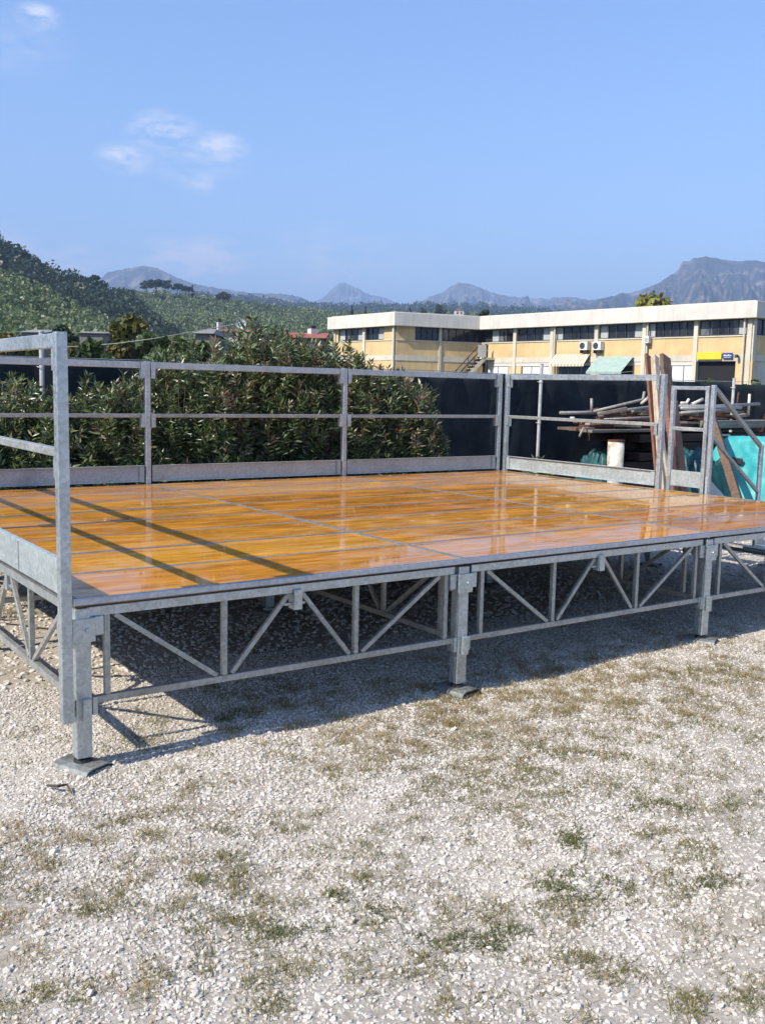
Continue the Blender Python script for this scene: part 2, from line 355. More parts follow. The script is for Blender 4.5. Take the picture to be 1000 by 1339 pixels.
def patch_points(i, n):
    cx, cy, inv, kd, ax, ay = patches[i]
    # tufts inside the ellipse
    nt = max(4, n//26); r = rng.random(nt)**.62*1.7; a = rng.uniform(0, 2*np.pi, nt)
    tx = cx+ax.x*r*np.cos(a)+ay.x*r*np.sin(a); ty = cy+ax.y*r*np.cos(a)+ay.y*r*np.sin(a)
    j = rng.integers(0, nt, n); s = .024
    return np.stack([tx[j]+rng.normal(0, s, n), ty[j]+rng.normal(0, s, n)], 1)
Vs, Fs, Ts, off = [], [], [], 0
CFG = {'dry': (3600,.010,.034,.0013,1.9,(.52,.97)), 'olive': (5600,.006,.020,.0015,2.2,(.30,.74)), 'green': (3400,.006,.020,.0022,2.0,(.16,.5)), 'rust': (6500,.008,.024,.0013,2.0,(.68,1.)), 'grey': (4500,.006,.02,.0014,2.0,(.4,.62)), 'sparse': (1900,.006,.024,.0013,2.0,(.28,.95))}
for i, (cx, cy, inv, kd, ax, ay) in enumerate(patches):
    dens, h0, h1, w, sp, tr = CFG[kd]
    area = math.pi*abs(ax.x*ay.y-ax.y*ay.x); n = int(min(13000, max(200, area*dens)))
    xy = patch_points(i, n)
    V, Fc, T = blades(xy, h0, h1, w, sp, rng.uniform(tr[0], tr[1], n))
    Vs.append(V); Fs.append(Fc+off); Ts.append(T); off += len(V)
xx = rng.uniform(-2, 6, 700); yy = rng.uniform(-3.2, .6, 700)   # stray tufts
for x, y in zip(xx, yy):
    n = int(rng.integers(8, 46)); V, Fc, T = blades(np.array([x, y])+rng.normal(0, .03, (n, 2)), .008, .026, .0013, 2.0, rng.uniform(.1, .9, n))
    Vs.append(V); Fs.append(Fc+off); Ts.append(T); off += len(V)
GRASS = leafmat('dry_grass', [(0, (.055,.09,.025)), (.2, (.10,.125,.035)), (.4, (.17,.165,.055)), (.6, (.27,.225,.085)), (.85, (.44,.33,.14)), (1, (.34,.19,.09))], .7, .2, .2)
tag(npmesh('weeds', np.concatenate(Vs), np.concatenate(Fs), 3, GRASS, attrs={'tint': np.concatenate(Ts)}), 'dry grass and low green weeds growing through the gravel', 'weeds', kind='stuff')
tw = MB().tube([onz(62,1027,.02), onz(76,1028,.03), onz(88,1026,.025), onz(94,1037,.012)], [.005,.006,.005,.003], 7).build('twig', BARK)
tag(tw, 'short dark twig lying on the gravel just in front of the corner foot plate', 'twig')

# ------------------------------------------------------------------ stage
stage = empty('stage_platform', (3, 2.08, 0), 'modular outdoor stage with wet orange plywood deck on galvanised truss frame', 'stage')
BV = .0025
def leg_parts(x, y, front=False):
    lg = MB().bb(x-.032, x+.032, y-.032, y+.032, .052, .668).build('leg', STEEL, stage, .004)
    hb = MB().bb(x-.046, x+.046, y-.046, y+.046, .535, .632)
    hb.bb(x+.049, x+.085, y-.03, y+.03, .555, .632).bb(x-.085, x-.049, y-.03, y+.03, .555, .632)
    hb.bb(x-.03, x+.03, y+.049, y+.085, .555, .632)
    hb.tube([(x+.012, y-.046, .585), (x+.012, y-.055, .585)], .009, 8)
    hb.build('head_bracket', STEEL, lg, BV)
    lb = MB().bb(x-.012, x+.022, y-.056, y-.0345, .21, .305).bb(x+.0345, x+.056, y-.03, y+.03, .225, .30).bb(x-.056, x-.0345, y-.03, y+.03, .225, .30)
    lb.build('lower_bracket', STEEL, lg, BV)
    sc = MB().tube([(x, y, .012), (x, y, .085)], .021, 14).tube([(x, y, .018), (x, y, .046)], [.042, .033], 14).build('jack_screw', BLACK if front else STEEL_DULL, lg)
    a = math.radians(5 + 34*random.random()); m = Matrix.Rotation(a, 3, 'Z')
    if front and x < 1: m = Matrix.Rotation(math.radians(24), 3, 'Z')
    prof = [(-.078, .004), (-.066, .024), (-.04, .033), (.04, .033), (.066, .024), (.078, .004)]
    w = .1; vs = []
    for px, pz in prof:
        for s_, t in ((-1, 0), (1, 0), (1, -.006), (-1, -.006)): vs.append(m @ Vector((px, s_*w, 0)) + Vector((x, y, pz+t)))
    fs = []
    for i in range(len(prof)-1):
        for e in range(4): fs.append((i*4+e, i*4+(e+1) % 4, i*4+4+(e+1) % 4, i*4+4+e))
    fs += [(0,1,2,3), (20,23,22,21)]
    pm = MB().add(vs, fs); pm.build('foot_plate', TRIM, lg, .002)
    return lg
for iy, y in enumerate((.03, 2.08, 4.13)):
    for ix, x in enumerate((.035, 2, 4, 5.965)): leg_parts(x, y, iy == 0)

def truss_proto():
    """along +x from 0 to 2 in its own coordinates"""
    t = MB().bb(.055, 1.945, -.02, .02, .632, .671).build('truss_beam', STEEL, None, BV)
    MB().bb(.036, 1.964, -.014, .014, .268, .297).build('lower_chord', STEEL_DULL, t, .002)
    for x in (.14, .665, 1.355, 1.90): MB().bb(x-.012, x+.012, -.012, .012, .298, .631).build('upright_bar', STEEL_DULL, t, .0015)
    for a, b in (((.175,.628), (.63,.30)), ((.70,.30), (.985,.626)), ((1.055,.626), (1.32,.30)), ((1.39,.30), (1.86,.628))):
        MB().bar((a[0], 0, a[1]), (b[0], 0, b[1]), .019, .021).build('diagonal_bar', STEEL_DULL, t, .0015)
    c = MB().bb(1.0, 1.042, -.034, -.0215, .555, .648).bb(1.0, 1.042, -.021, .021, .555, .630).bb(.962, .999, -.01, .01, .574, .586).bb(1.043, 1.07, -.01, .01, .574, .586)
    c.build('centre_clip', STEEL, t, .002)
    return t
def copy_tree(o, parent=None):
    c = o.copy(); COL.objects.link(c); c.parent = parent
    for ch in list(o.children):
        if ch != c: copy_tree(ch, c)
    return c
proto = truss_proto(); first = True
places = [(i*2.0, y, 0) for i in range(3) for y in (.03, 2.08, 4.13)] + [(x, y, 90) for x in (.03, 2, 4, 5.97) for y in (.045, 2.085)]
for x, y, r in places:
    t = proto if first else copy_tree(proto)
    t.parent = stage; t.matrix_parent_inverse = stage.matrix_basis.inverted() if False else Matrix.Translation((-3, -2.08, 0))
    t.location = (x, y, 0); t.rotation_euler = (0, 0, math.radians(r)); first = False
NB = 8; BW = 4.16/NB
board0 = MB().bb(-.982, .982, -BW/2+.017, BW/2-.017, -.026, -.0015).build('deck_panel', DECK, None, .0015)
fr = MB()
fr.bb(-.997, .997, -BW/2+.003, -BW/2+.0168, -.032, -.0005).bb(-.997, .997, BW/2-.0168, BW/2-.003, -.032, -.0005)
fr.bb(-.997, -.9823, -BW/2+.017, BW/2-.017, -.032, 0).bb(.9823, .997, -BW/2+.017, BW/2-.017, -.032, 0)
fr.build('edge_frame', TRIM, board0, .0012)
first = True
for i in range(3):
    for j in range(NB):
        b = board0 if first else copy_tree(board0); first = False
        b.parent = stage; b.matrix_parent_inverse = Matrix.Translation((-3, -2.08, 0))
        b.location = (1+2*i, BW*(j+.5), H+random.uniform(-.0012, .0012)); b.rotation_euler = (random.uniform(-.0022,.0022), random.uniform(-.0006,.0006), 0)
# front fascia strip of the deck frame and the gap under it
MB().bb(0, 6, -.012, -.001, .686, .7105).build('front_edge_strip', ALU, stage, .002)
for j in range(1, NB):
    if j == 4: continue
    for i in range(3): MB().bb(2*i+.03, 2*i+1.97, j*BW-.03, j*BW+.03, .640, .6795).build('light_seal_joist', STEEL_DULL, stage, .002)  # bars added under the panel joints to stop sunlight leaking through
for i in range(3): MB().bb(2*i+.03, 2*i+1.97, 4*BW-.03, 4*BW+.03, .6725, .6795).build('light_seal_joist', STEEL_DULL, stage)  # thin strip added to close the middle joint against sunlight

# ------------------------------------------------------------------ railings
def rail_set(root, a, b, n, out, zpost0=.42, double=False):
    """posts, rails and toe boards from a to b (2D), n sections; out = unit vector away from the deck"""
    a, b = Vector(a), Vector(b); d = (b-a)/n; u = d.normalized(); o2 = Vector(out)
    def P(s, off, z): q = a+u*s+o2*off; return Vector((q.x, q.y, z))
    L = d.length
    for i in range(n+1):
        z0 = .225 if root.get('low') and i == 0 else zpost0
        po = MB().bar(P(i*L, 0, z0), P(i*L, 0, 1.748), .045, .045, up=(u.x, u.y, 0)).build('post', STEEL, root, .004)
    for i in range(n):
        s0, s1 = i*L+.024, (i+1)*L-.024
        for z, hh, nm, m in ((1.716, .055, 'top_rail', STEEL), (1.292, .032, 'mid_rail', STEEL_DULL)):
            r = MB().bar(P(s0+.002, 0, z), P(s1-.002, 0, z), .038, hh).build(nm, m, root, .003)
            for e, s in ((s0, 1), (s1, -1)):
                hk = MB(); hk.bar(P(e+s*.022, -.002, z-hh/2-.001), P(e+s*.022, -.002, z-hh/2-.085), .034, .036, up=(u.x, u.y, 0))
                hk.bar(P(e+s*.02, -.031, z+hh/2), P(e+s*.02, -.031, z-hh/2-.08), .006, .036, up=(u.x, u.y, 0))
                hk.build('hook_plate', STEEL, r, .002)
        tb = MB().bar(P(s0+.012, 0, .800), P(s1-.012, 0, .800), .004, .13)
        tb.bar(P(s0+.012, -.010, .867), P(s1-.012, -.010, .867), .024, .006).bar(P(s0+.012, -.010, .733), P(s1-.012, -.010, .733), .024, .006)
        for e, s in ((s0+.012, 1), (s1-.012, -1)):
            tb.bar(P(e+s*.022, -.009, .7365), P(e+s*.022, -.009, .8635), .012, .044, up=(u.x, u.y, 0))
        tbo = tb.build('toe_board', SHEET, root, .0015)
        if L > 1:
            for fq in (.30, .72):
                q = s0+(s1-s0)*fq; MB().bar(P(q, .0035, .736), P(q, .0035, .864), .003, .006, up=(u.x, u.y, 0)).build('seam', STEEL_DULL, tbo)
lr = empty('guard_rail', (-.045, 2.08, .7), 'galvanised guard rail along the left edge of the stage, its corner post nearest the viewer', 'guard rail', 'guard rails round the stage'); lr['low'] = 1
rail_set(lr, (-.045, -.032), (-.045, 4.16), 2, (-1, 0))
br = empty('guard_rail', (3, 4.205, .7), 'long galvanised guard rail along the back edge of the stage in front of the oleanders', 'guard rail', 'guard rails round the stage')
rail_set(br, (-.0, 4.207), (5.955, 4.207), 3, (0, 1))
rr = empty('guard_rail', (6.04, 3.1, .7), 'single section of guard rail on the right edge of the stage before the junk pile', 'guard rail', 'guard rails round the stage')
rail_set(rr, (6.042, 4.175), (6.042, 2.09), 1, (1, 0))
del lr['low']
gp = empty('railing_panel', (6.045, 1.79, .7), 'narrow low galvanised railing panel with toe plate beside the stair head', 'railing panel')
for y in (1.975, 1.608): MB().bb(6.027, 6.063, y-.018, y+.018, .50, 1.645).build('post', STEEL, gp, .003)
for z in (1.627, 1.266): MB().bb(6.029, 6.061, 1.627, 1.956, z-.016, z+.016).build('cross_bar', STEEL, gp, .003)
MB().bb(6.040, 6.046, 1.628, 1.955, .752, .893).build('toe_plate', SHEET, gp, .001)

# stair leading off the right edge
stair = empty('stage_stair', (6.6, 1.15, 0), 'grey metal stair with sloping handrails leading down from the right edge of the stage', 'stair')
sl_ = -.70
def sz(x): return .86 + sl_*(x-6.05)
for y in (1.555, .60):
    st_ = MB()
    vs = []
    for x, zt, zb in ((6.02, .86, .64), (7.24, sz(7.24), max(.0, sz(7.24)-.22)),):
        for yy in (y-.012, y+.012): vs += [(x, yy, zt), (x, yy, zb)]
    st_.add(vs, [(0,1,3,2), (4,6,7,5), (0,4,5,1), (2,3,7,6), (0,2,6,4), (1,5,7,3)])
    st_.build('stringer', SHEET, stair, .002)
    MB().bar((6.065, y, 1.628), (6.775, y, 1.118), .030, .036).build('handrail', STEEL_DULL, stair, .003)
    MB().bar((6.065, y, 1.205), (6.775, y, .700), .026, .030).build('mid_rail', STEEL_DULL, stair, .003)
    for x, zt in ((6.048, 1.655), (6.79, 1.125)): MB().bar((x, y, sz(x)-.16), (x, y, zt), .034, .034, up=(1,0,0)).build('post', STEEL, stair, .003)
for i in range(4):
    x = 6.20+i*.255; MB().bb(x-.125, x+.125, .615, 1.54, .535-i*.178, .565-i*.178).build('tread', STEEL_DULL, stair, .003)

# ------------------------------------------------------------------ shade-net fence
WHITE_TIE = mottled('pale_cable_tie', (.5,.5,.48), (.7,.7,.68), 5, .5)
fence = empty('shade_net_fence', (5, 6, 0), 'long dark shade net fence on thin pale poles behind the oleanders', 'fence')
xs = np.arange(-9, 24.01, .07); zs = np.linspace(.03, 1, 16)
X, Zq = np.meshgrid(xs, zs, indexing='ij')
top = 1.79 + .02*np.sin(X*.9) - .018*np.abs(np.sin((X-1.6)*math.pi/3.31))
Yq = 6.0 + .06*np.sin(X*2.1+Zq*1.5)*Zq*(1.1-Zq) + .03*np.sin(X*5.3+2*Zq)*(1.2-Zq) + .02*np.sin(X*11-4*Zq+np.sin(X*1.7)*2) + .015*np.sin(X*3.3+Zq*9)
V = np.stack([X, Yq, Zq*top], -1).reshape(-1, 3); I = np.arange(X.size).reshape(X.shape)
Fc = np.stack([I[:-1,:-1], I[1:,:-1], I[1:,1:], I[:-1,1:]], -1).reshape(-1, 4)
k = NT('dark_shade_net'); v = k.coord()
wv = k.noise(v, 3, 5, .6)
k.set(Base_Color=k.ramp(wv, [(.3, (.006,.010,.013)), (.7, (.028,.037,.042))]), Roughness=.75, Specular_IOR_Level=.25)
k.bump(k.noise(k.coord((1,1,60)), 3, 3), .3, .01)
net = npmesh('net', V, Fc, 4, k.m, fence, smooth=True); sm = net.modifiers.new('thickness', 'SOLIDIFY'); sm.thickness = .004
PALE = mottled('pale_painted_pole', (.42,.43,.42), (.62,.62,.60), 9, .5)
for x, h in ((-8.3,2.0), (-5,2.0), (-1.7,2.0), (1.60,2.03), (4.9,1.95), (8.22,1.93), (12.45,1.84), (16.5,1.9), (20.5,1.9)):
    MB().tube([(x, 5.925, 0), (x+.01, 5.925, h)], .023, 10).tube([(x+.01, 5.925, h), (x+.01, 5.925, h+.012)], .027, 10).build('pole', PALE, fence)
for x in (-8.3,-5,-1.7,1.60,4.9,8.22,12.45,16.5,20.5):
    for z_ in (.5, 1.15, 1.70): MB().tube([(x+.033*math.cos(a), 5.930+.033*math.sin(a)*1.2, z_+.004*math.sin(3*a)) for a in np.linspace(0, 6.28, 13)], .004, 5).build('tie', WHITE_TIE, fence)
MB().tube([(-9, 5.96, 1.80)] + [(x, 5.96, 1.80-.012*(i % 2)) for i, x in enumerate(np.arange(-7, 23, 1.65))] + [(24, 5.96, 1.8)], .005, 6).build('top_wire', STEEL_DULL, fence)

# ------------------------------------------------------------------ oleanders
def leaves(base, dirs, length, width, tint, fold=.25):
    """lens-shaped leaves, 6 verts 4 quads/tris"""
    n = len(base); d = dirs/np.linalg.norm(dirs, axis=1, keepdims=True)
    rv = rng.normal(0, 1, (n, 3)); s = np.cross(d, rv); s /= np.linalg.norm(s, axis=1, keepdims=True)+1e-9
    nn = np.cross(s, d); L = length[:,None]; Wd = width[:,None]
    droop = np.array([0,0,-1.])*L*.12
    a = base; m1 = base+d*L*.4; tip = base+d*L+droop
    l1 = m1+s*Wd+nn*Wd*fold; r1 = m1-s*Wd+nn*Wd*fold
    V = np.stack([a, l1, tip, r1, m1+d*L*.0], 1)
    tri = np.array([(0,4,1),(1,4,2),(0,3,4),(3,2,4)])
    return V.reshape(-1,3), (tri[None]+5*np.arange(n)[:,None,None]).reshape(-1,3), np.repeat(tint, 5)
def oleander(cx, cy, rx, ry, h, ntips, label, brown=.06, lowfill=True):
    root = empty('oleander_shrub', (cx, cy, 0), label, 'shrub', 'oleander shrubs behind the stage')
    tips = []; st = MB()
    B = []; D = []; Ln = []; T = []
    for i in range(int(ntips*3.1)):
        a = random.uniform(0, 2*math.pi); q = random.random()
        ph = math.acos(1-q*1.02) if i % 3 else random.uniform(.3, 1.75)
        rr = random.uniform(.62, 1.05)
        t = Vector((cx+rx*rr*math.sin(ph)*math.cos(a), cy+ry*rr*math.sin(ph)*math.sin(a), h*.42+h*.58*rr*math.cos(ph)*random.uniform(.87,1.0)))
        t.z = max(t.z, random.uniform(.25, .6))
        b = Vector((cx+random.gauss(0, rx*.18), cy+random.gauss(0, ry*.18), 0))
        mid = (b+t)/2 + Vector(((t.x-b.x)*.2, (t.y-b.y)*.2, .12))
        if i % 5 == 0: st.tube([b, mid, t], [.012, .008, .004], 5, False)
        dr = (t-mid).normalized(); dr = (dr+Vector((random.gauss(0,.4), random.gauss(0,.4), random.uniform(-.15,.45)))).normalized()
        ln = random.uniform(.14, .36); nw = max(5, int(ln/.027)); base_t = random.betavariate(2, 2.2)
        if random.random() < brown: base_t = random.uniform(.88, 1)
        for w in range(nw):
            p = t - dr*ln*(1-w/(nw-1)); f = w/(nw-1)
            for e in range(3):
                aa = e*2.094+w*1.05+random.uniform(-.9,.9)
                s1 = dr.orthogonal().normalized(); s2 = dr.cross(s1)
                o = s1*math.cos(aa)+s2*math.sin(aa)
                B.append(p); D.append(o*(1.1-.55*f)+dr*(.15+.7*f)+Vector((0,0,-.15*random.random()))); Ln.append(random.uniform(.05,.112)); T.append(min(1, max(0, base_t+random.gauss(0,.12)+.12*(f-.5))))
    B, D, Ln, T = np.array(B), np.array(D), np.array(Ln), np.array(T)
    V, Fc, TT = leaves(B, D, Ln, Ln*rng.uniform(.10,.14,len(Ln)), T)
    npmesh('foliage', V, Fc, 3, OLEANDER, root, {'tint': TT})
    st.build('stems', STEM, root)
    return root
oleander(.1, 5.15, .85, .62, 1.62, 210, 'low oleander at the far left behind the corner post')
oleander(1.15, 5.2, .75, .6, 1.63, 200, 'low oleander just left of the corner post, dark net showing above it')
oleander(2.05, 5.15, .68, .6, 1.66, 200, 'low oleander between the corner post and the first back rail post')
oleander(2.85, 5.2, .72, .62, 2.05, 280, 'tall pale-leaved oleander just right of the first back rail post')
oleander(3.72, 5.25, .78, .62, 2.28, 320, 'tallest oleander, its top standing above the red roofs behind', .1)
oleander(4.55, 5.2, .68, .6, 2.1, 270, 'oleander with browning leaves behind the second back rail post', .16)
oleander(5.22, 5.15, .62, .55, 1.84, 220, 'oleander hiding the foot of the yellow wing, right of the tall ones', .14)
oleander(5.66, 5.2, .36, .42, 1.25, 90, 'short sparse oleander at the right end of the row', .2)
oleander(7.9, 5.55, .22, .22, .75, 26, 'tiny oleander seedling at the foot of the net right of the stage corner')

# ------------------------------------------------------------------ junk heap right of the stage
WOOD_G = mottled('weathered_grey_wood', (.14,.115,.09), (.34,.29,.23), 5, .85, bump=.4, stretch=(.4,5,5))
WOOD_B = mottled('brown_wood', (.085,.052,.033), (.20,.125,.078), 5, .8, bump=.4, stretch=(4,4,.5))
WOOD_R = mottled('red_brown_wood', (.12,.050,.028), (.27,.115,.06), 5, .75, bump=.4, stretch=(4,4,.5))
WOOD_P = mottled('pale_wood', (.34,.26,.18), (.56,.46,.35), 5, .8, bump=.4, stretch=(4,4,.5))
RUST = mottled('rusty_metal', (.07,.025,.018), (.19,.07,.035), 9, .8, .2)
PIPE = galv('old_pipe', (.17,.155,.135), (.46,.44,.40), (.5,.7), .3)
WHITEP = mottled('chipped_white_paint', (.20,.11,.055), (.64,.60,.48), 9, .6, c3=(.80,.79,.74))
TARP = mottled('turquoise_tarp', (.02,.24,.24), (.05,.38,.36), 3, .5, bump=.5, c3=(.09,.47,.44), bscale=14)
TARPD = mottled('shade_dark_green_tarp', (.006,.035,.04), (.02,.11,.105), 4, .5, bump=.5, bscale=14)  # tarp green darkened, shade under the heap put into the colour
HG = 'pipes on the scrap heap'
def plank(p, q, w, h, mat, label, name='plank', cat='plank', group='boards on the scrap heap'):
    return tag(MB().bar(p, q, w, h).build(name, mat, None, .004), label, cat, group)
z = 1.087
DARKW = mottled('near_black_wood', (.018,.012,.010), (.07,.035,.028), 6, .85, bump=.4, stretch=(.4,5,5))  # near-black brown colour for the stacked boards
for lay in range(9):
    for j in range(3):
        x0 = 8.5+random.uniform(-.2, .5); x1 = 11.2+random.uniform(-.3, .5); yy = 4.66+.26*j+random.uniform(-.03, .03); zz = .06+lay*.118
        plank((x0, yy, zz), (x1, yy+random.uniform(-.04,.04), zz), .2, .10, DARKW, 'dark board in the stack that carries the scrap heap', 'stacked_board', 'board', 'dark boards stacked under the scrap')
hb = [((7.75,4.62),(10.2,4.70),.2,.035,WOOD_G,'weathered grey board on the near side of the scrap heap'),
      ((7.9,4.95),(11.6,4.9),.22,.04,WOOD_B,'longest brown board lying through the middle of the scrap heap'),
      ((8.0,5.25),(11.0,5.32),.2,.035,WOOD_B,'brown board on the far side of the scrap heap by the net')]
for a, b, w, h, m, lab in hb: plank((*a, z+h/2), (*b, z+h/2), w, h, m, lab)
hb2 = [((7.85,4.75),(9.9,4.84),.16,.04,RUST,'dark red rusty channel lying on top of the boards left of the timber'),
       ((8.3,5.0),(10.8,5.12),.24,.05,WOOD_G,'thick grey board in the second layer of the scrap heap'),
       ((10.1,4.62),(11.75,4.72),.3,.10,WOOD_G,'thick pale beam end sticking out right of the stair post')]
for a, b, w, h, m, lab in hb2: plank((*a, z+.045+h/2), (*b, z+.045+h/2), w, h, m, lab)
for i, (a, b, zz, m, lab) in enumerate([((7.9,4.66),(9.4,4.7),1.225,RUST,'rusty flat bar on the left of the scrap heap'), ((8.2,4.86),(10.4,4.98),1.255,WOOD_B,'dark split board under the pipes'), ((8.5,5.08),(11.3,5.0),1.27,WOOD_G,'grey batten under the pipes on the right')]):
    plank((*a, zz), (*b, zz+.01), .1, .035, m, lab)
def pipe(pts, r, lab, mat=PIPE): return tag(MB().tube(pts, r, 10).build('pipe', mat, None, 0, True), lab, 'pipe', HG)
def o5(px, py, y=4.9): return ony(px, py, y)
pipe([o5(732,540), o5(770,539.5), o5(800,540.5)], .022, 'pale pipe poking out furthest left from the scrap heap')
pipe([o5(773,541), o5(773,521)], .018, 'short upright pipe stub on the left pale pipe')
pipe([o5(776,538,4.85), o5(838,523,4.85), o5(840.5,521,4.85), o5(842,512,4.85)], .018, 'long grey pipe with an upturned end beside the leaning timber')
pipe([o5(782,541,4.8), o5(862,531,4.8)], .024, 'thick pale pipe just above the boards left of the timber')
pipe([o5(748,545,4.75), o5(748,551,4.75)], .03, 'stubby white pipe coupling at the left end of the heap', WHITEP)
pipe([o5(790,549,4.7), o5(868,545,4.7)], .02, 'thin pipe between the boards left of the timber')
pipe([o5(838,528,4.7), o5(848,519,4.7)], .02, 'short bright pipe end tilted up by the leaning timber', WHITEP)
pipe([o5(757,571,4.6), o5(762,560,4.6), o5(776,560,4.6)], .014, 'bent thin rod hanging at the left end of the heap')
pipe([o5(888,531,4.9), o5(940,531,4.9), o5(992,528,4.9)], .022, 'long pipe running right past the stair handrail')
pipe([o5(890,534,4.8), o5(968,533,4.8)], .024, 'dull pipe under the long right-hand pipe', STEEL_DULL)
pipe([o5(890,540,4.75), o5(950,536,4.75)], .022, 'pale pipe behind the low railing panel')
pipe([o5(979.5,515,4.95), o5(977.5,543,4.95)], .02, 'white upright stub crossing the long pipe near its right end', WHITEP)
pipe([o5(965,513,4.95), o5(962,538,4.95)], .013, 'dark upright stub left of the white one', RUST)
pipe([o5(890,527,4.95), o5(897,527,4.95), o5(900,522,4.95)], .02, 'small bright elbow seen through the railing panel', WHITEP)
pipe([o5(903,529,4.95), o5(912,525,4.95), o5(918,522,4.95)], .022, 'pale bent pipe end seen through the railing panel', WHITEP)
pipe([o5(938,569,4.5), o5(953,569,4.5)], .014, 'short pale bar below the beam end', WHITEP)
for i in range(34):
    a = random.uniform(7.85, 10.6); y_ = random.uniform(4.6, 5.2); L_ = random.uniform(.35, 1.2); zz = random.uniform(1.17, 1.36)
    tag(MB().bar((a, y_, zz), (a+L_, y_+random.uniform(-.2,.2), zz+random.uniform(-.1,.1)), random.uniform(.03,.1), random.uniform(.015,.04)).build('scrap_slat', random.choice([RUST, WOOD_B, WOOD_G, WOOD_P]), None, .002), 'splintered slat jumbled on top of the scrap heap', 'slat', 'slats jumbled on the scrap heap')
# white chipped drum
db = ony(804, 602, 4.45)
drum = empty('metal_drum', (db.x, db.y, 0), 'chipped white metal drum standing under the left of the scrap heap', 'drum')
MB().tube([(db.x, db.y, 0), (db.x, db.y, .28), (db.x, db.y, .285), (db.x, db.y, .30), (db.x, db.y, .305), (db.x, db.y, .62), (db.x, db.y, .625), (db.x, db.y, .64), (db.x, db.y, .645), (db.x, db.y, .98)], [.10,.10,.105,.105,.10,.10,.105,.105,.10,.10], 24).build('body', WHITEP, drum, 0, True)
MB().tube([(db.x, db.y, .98), (db.x, db.y, 1.0)], [.106, .106], 24).build('rusty_rim', RUST, drum, .003)
def cloth(name, mat, cx, cy, rx, ry, h, label, cat, seed, boxy=False, parent=None):
    n = 46; V = []; 
    for i in range(n):
        for j in range(n):
            u = i/(n-1)*2-1; w = j/(n-1)*2-1
            r = max(abs(u), abs(w)); base = (1-min(1, max(0, (r-.45)/.55))**(1.6 if not boxy else 5))
            q = Vector((u*2.3+seed, w*2.3, seed*.7))
            f = noise.noise(q)*.5 + abs(noise.noise(q*2.3))*.45 + abs(noise.noise(q*5.1))*.2
            z_ = max(.004, h*(base*(.86+.22*f)))
            k_ = 1+.10*noise.noise(q*1.7+Vector((5,1,2)))*r
            V.append((cx+u*rx*k_+.05*f*r, cy+w*ry*k_, z_))
    I = np.arange(n*n).reshape(n, n); Fc = np.stack([I[:-1,:-1], I[1:,:-1], I[1:,1:], I[:-1,1:]], -1).reshape(-1, 4)
    o = npmesh(name, np.array(V), Fc, 4, mat, parent, smooth=True)
    return tag(o, label, cat)
# big sheet draped over a leaning heap, its lit side towards the sun
TA = Vector((9.75, 4.3)); tu = Vector((.55,-.835)); tn = Vector((-.835,-.55))
prof = [(.62, .0), (.50, .22), (.36, .50), (.20, .80), (.06, 1.0), (-.10, 1.04), (-.45, 1.0), (-.75, .9), (-.95, .45), (-1.02, .0)]
pl = np.array(prof); tt = np.linspace(0, 1, len(prof)); N1, N2 = 70, 60; VV = []
for i in range(N1):
    for j in range(N2):
        q = j/(N2-1); o_ = np.interp(q, tt, pl[:,0]); z_ = np.interp(q, tt, pl[:,1]); sx_ = i/(N1-1)*2.3
        w_ = Vector((sx_*2.2, q*5, 3.3)); f = .055*noise.noise(w_)+.035*abs(noise.noise(w_*2.4))+.02*noise.noise(w_*5.5)+.03*math.sin(sx_*9+q*6)*noise.noise(w_*.7)
        end = 1-.35*max(0, 1-sx_/.25)**2; p_ = TA+tu*(sx_+.10*noise.noise(Vector((q*6, 0, 1))))+tn*(o_+f)
        VV.append((p_.x, p_.y, max(.006, z_*end+f*.6*min(1, z_*4))))
I = np.arange(N1*N2).reshape(N1, N2); FF = np.stack([I[:-1,:-1], I[1:,:-1], I[1:,1:], I[:-1,1:]], -1).reshape(-1, 4)
tp = npmesh('tarpaulin', np.array(VV), FF, 4, TARP, smooth=True); sm = tp.modifiers.new('thickness', 'SOLIDIFY'); sm.thickness = .006
tag(tp, 'bright turquoise tarpaulin draped over a heap beside the stair handrail', 'tarpaulin')
cloth('tarpaulin', TARPD, 9.35, 4.35, .42, .33, .92, 'crumpled green sheet in shade-dark colour under the heap between drum and leaning timber', 'tarpaulin', 7.1)
cloth('tarpaulin', TARPD, 8.15, 4.72, .30, .3, .92, 'small green sheet in shade-dark colour hanging left of the white drum', 'tarpaulin', 4.4)
cloth('tarpaulin', TARPD, 9.25, 3.98, .36, .34, .80, 'green sheet in shade-dark colour behind the low railing panel', 'tarpaulin', 9.3)
def on_tarp(px, py):
    n3 = Vector((tn.x*.86, tn.y*.86, .5)); A3 = Vector((*(TA+tn*.40), .46)); d = ray(px, py); return CAM+d*((A3-CAM).dot(n3)/d.dot(n3)) + n3*.05
plank(on_tarp(944,601), on_tarp(970,606), .06, .07, BLACK, 'short dark block lying on the bright turquoise tarpaulin', 'timber_block', 'block', 'loose timbers')
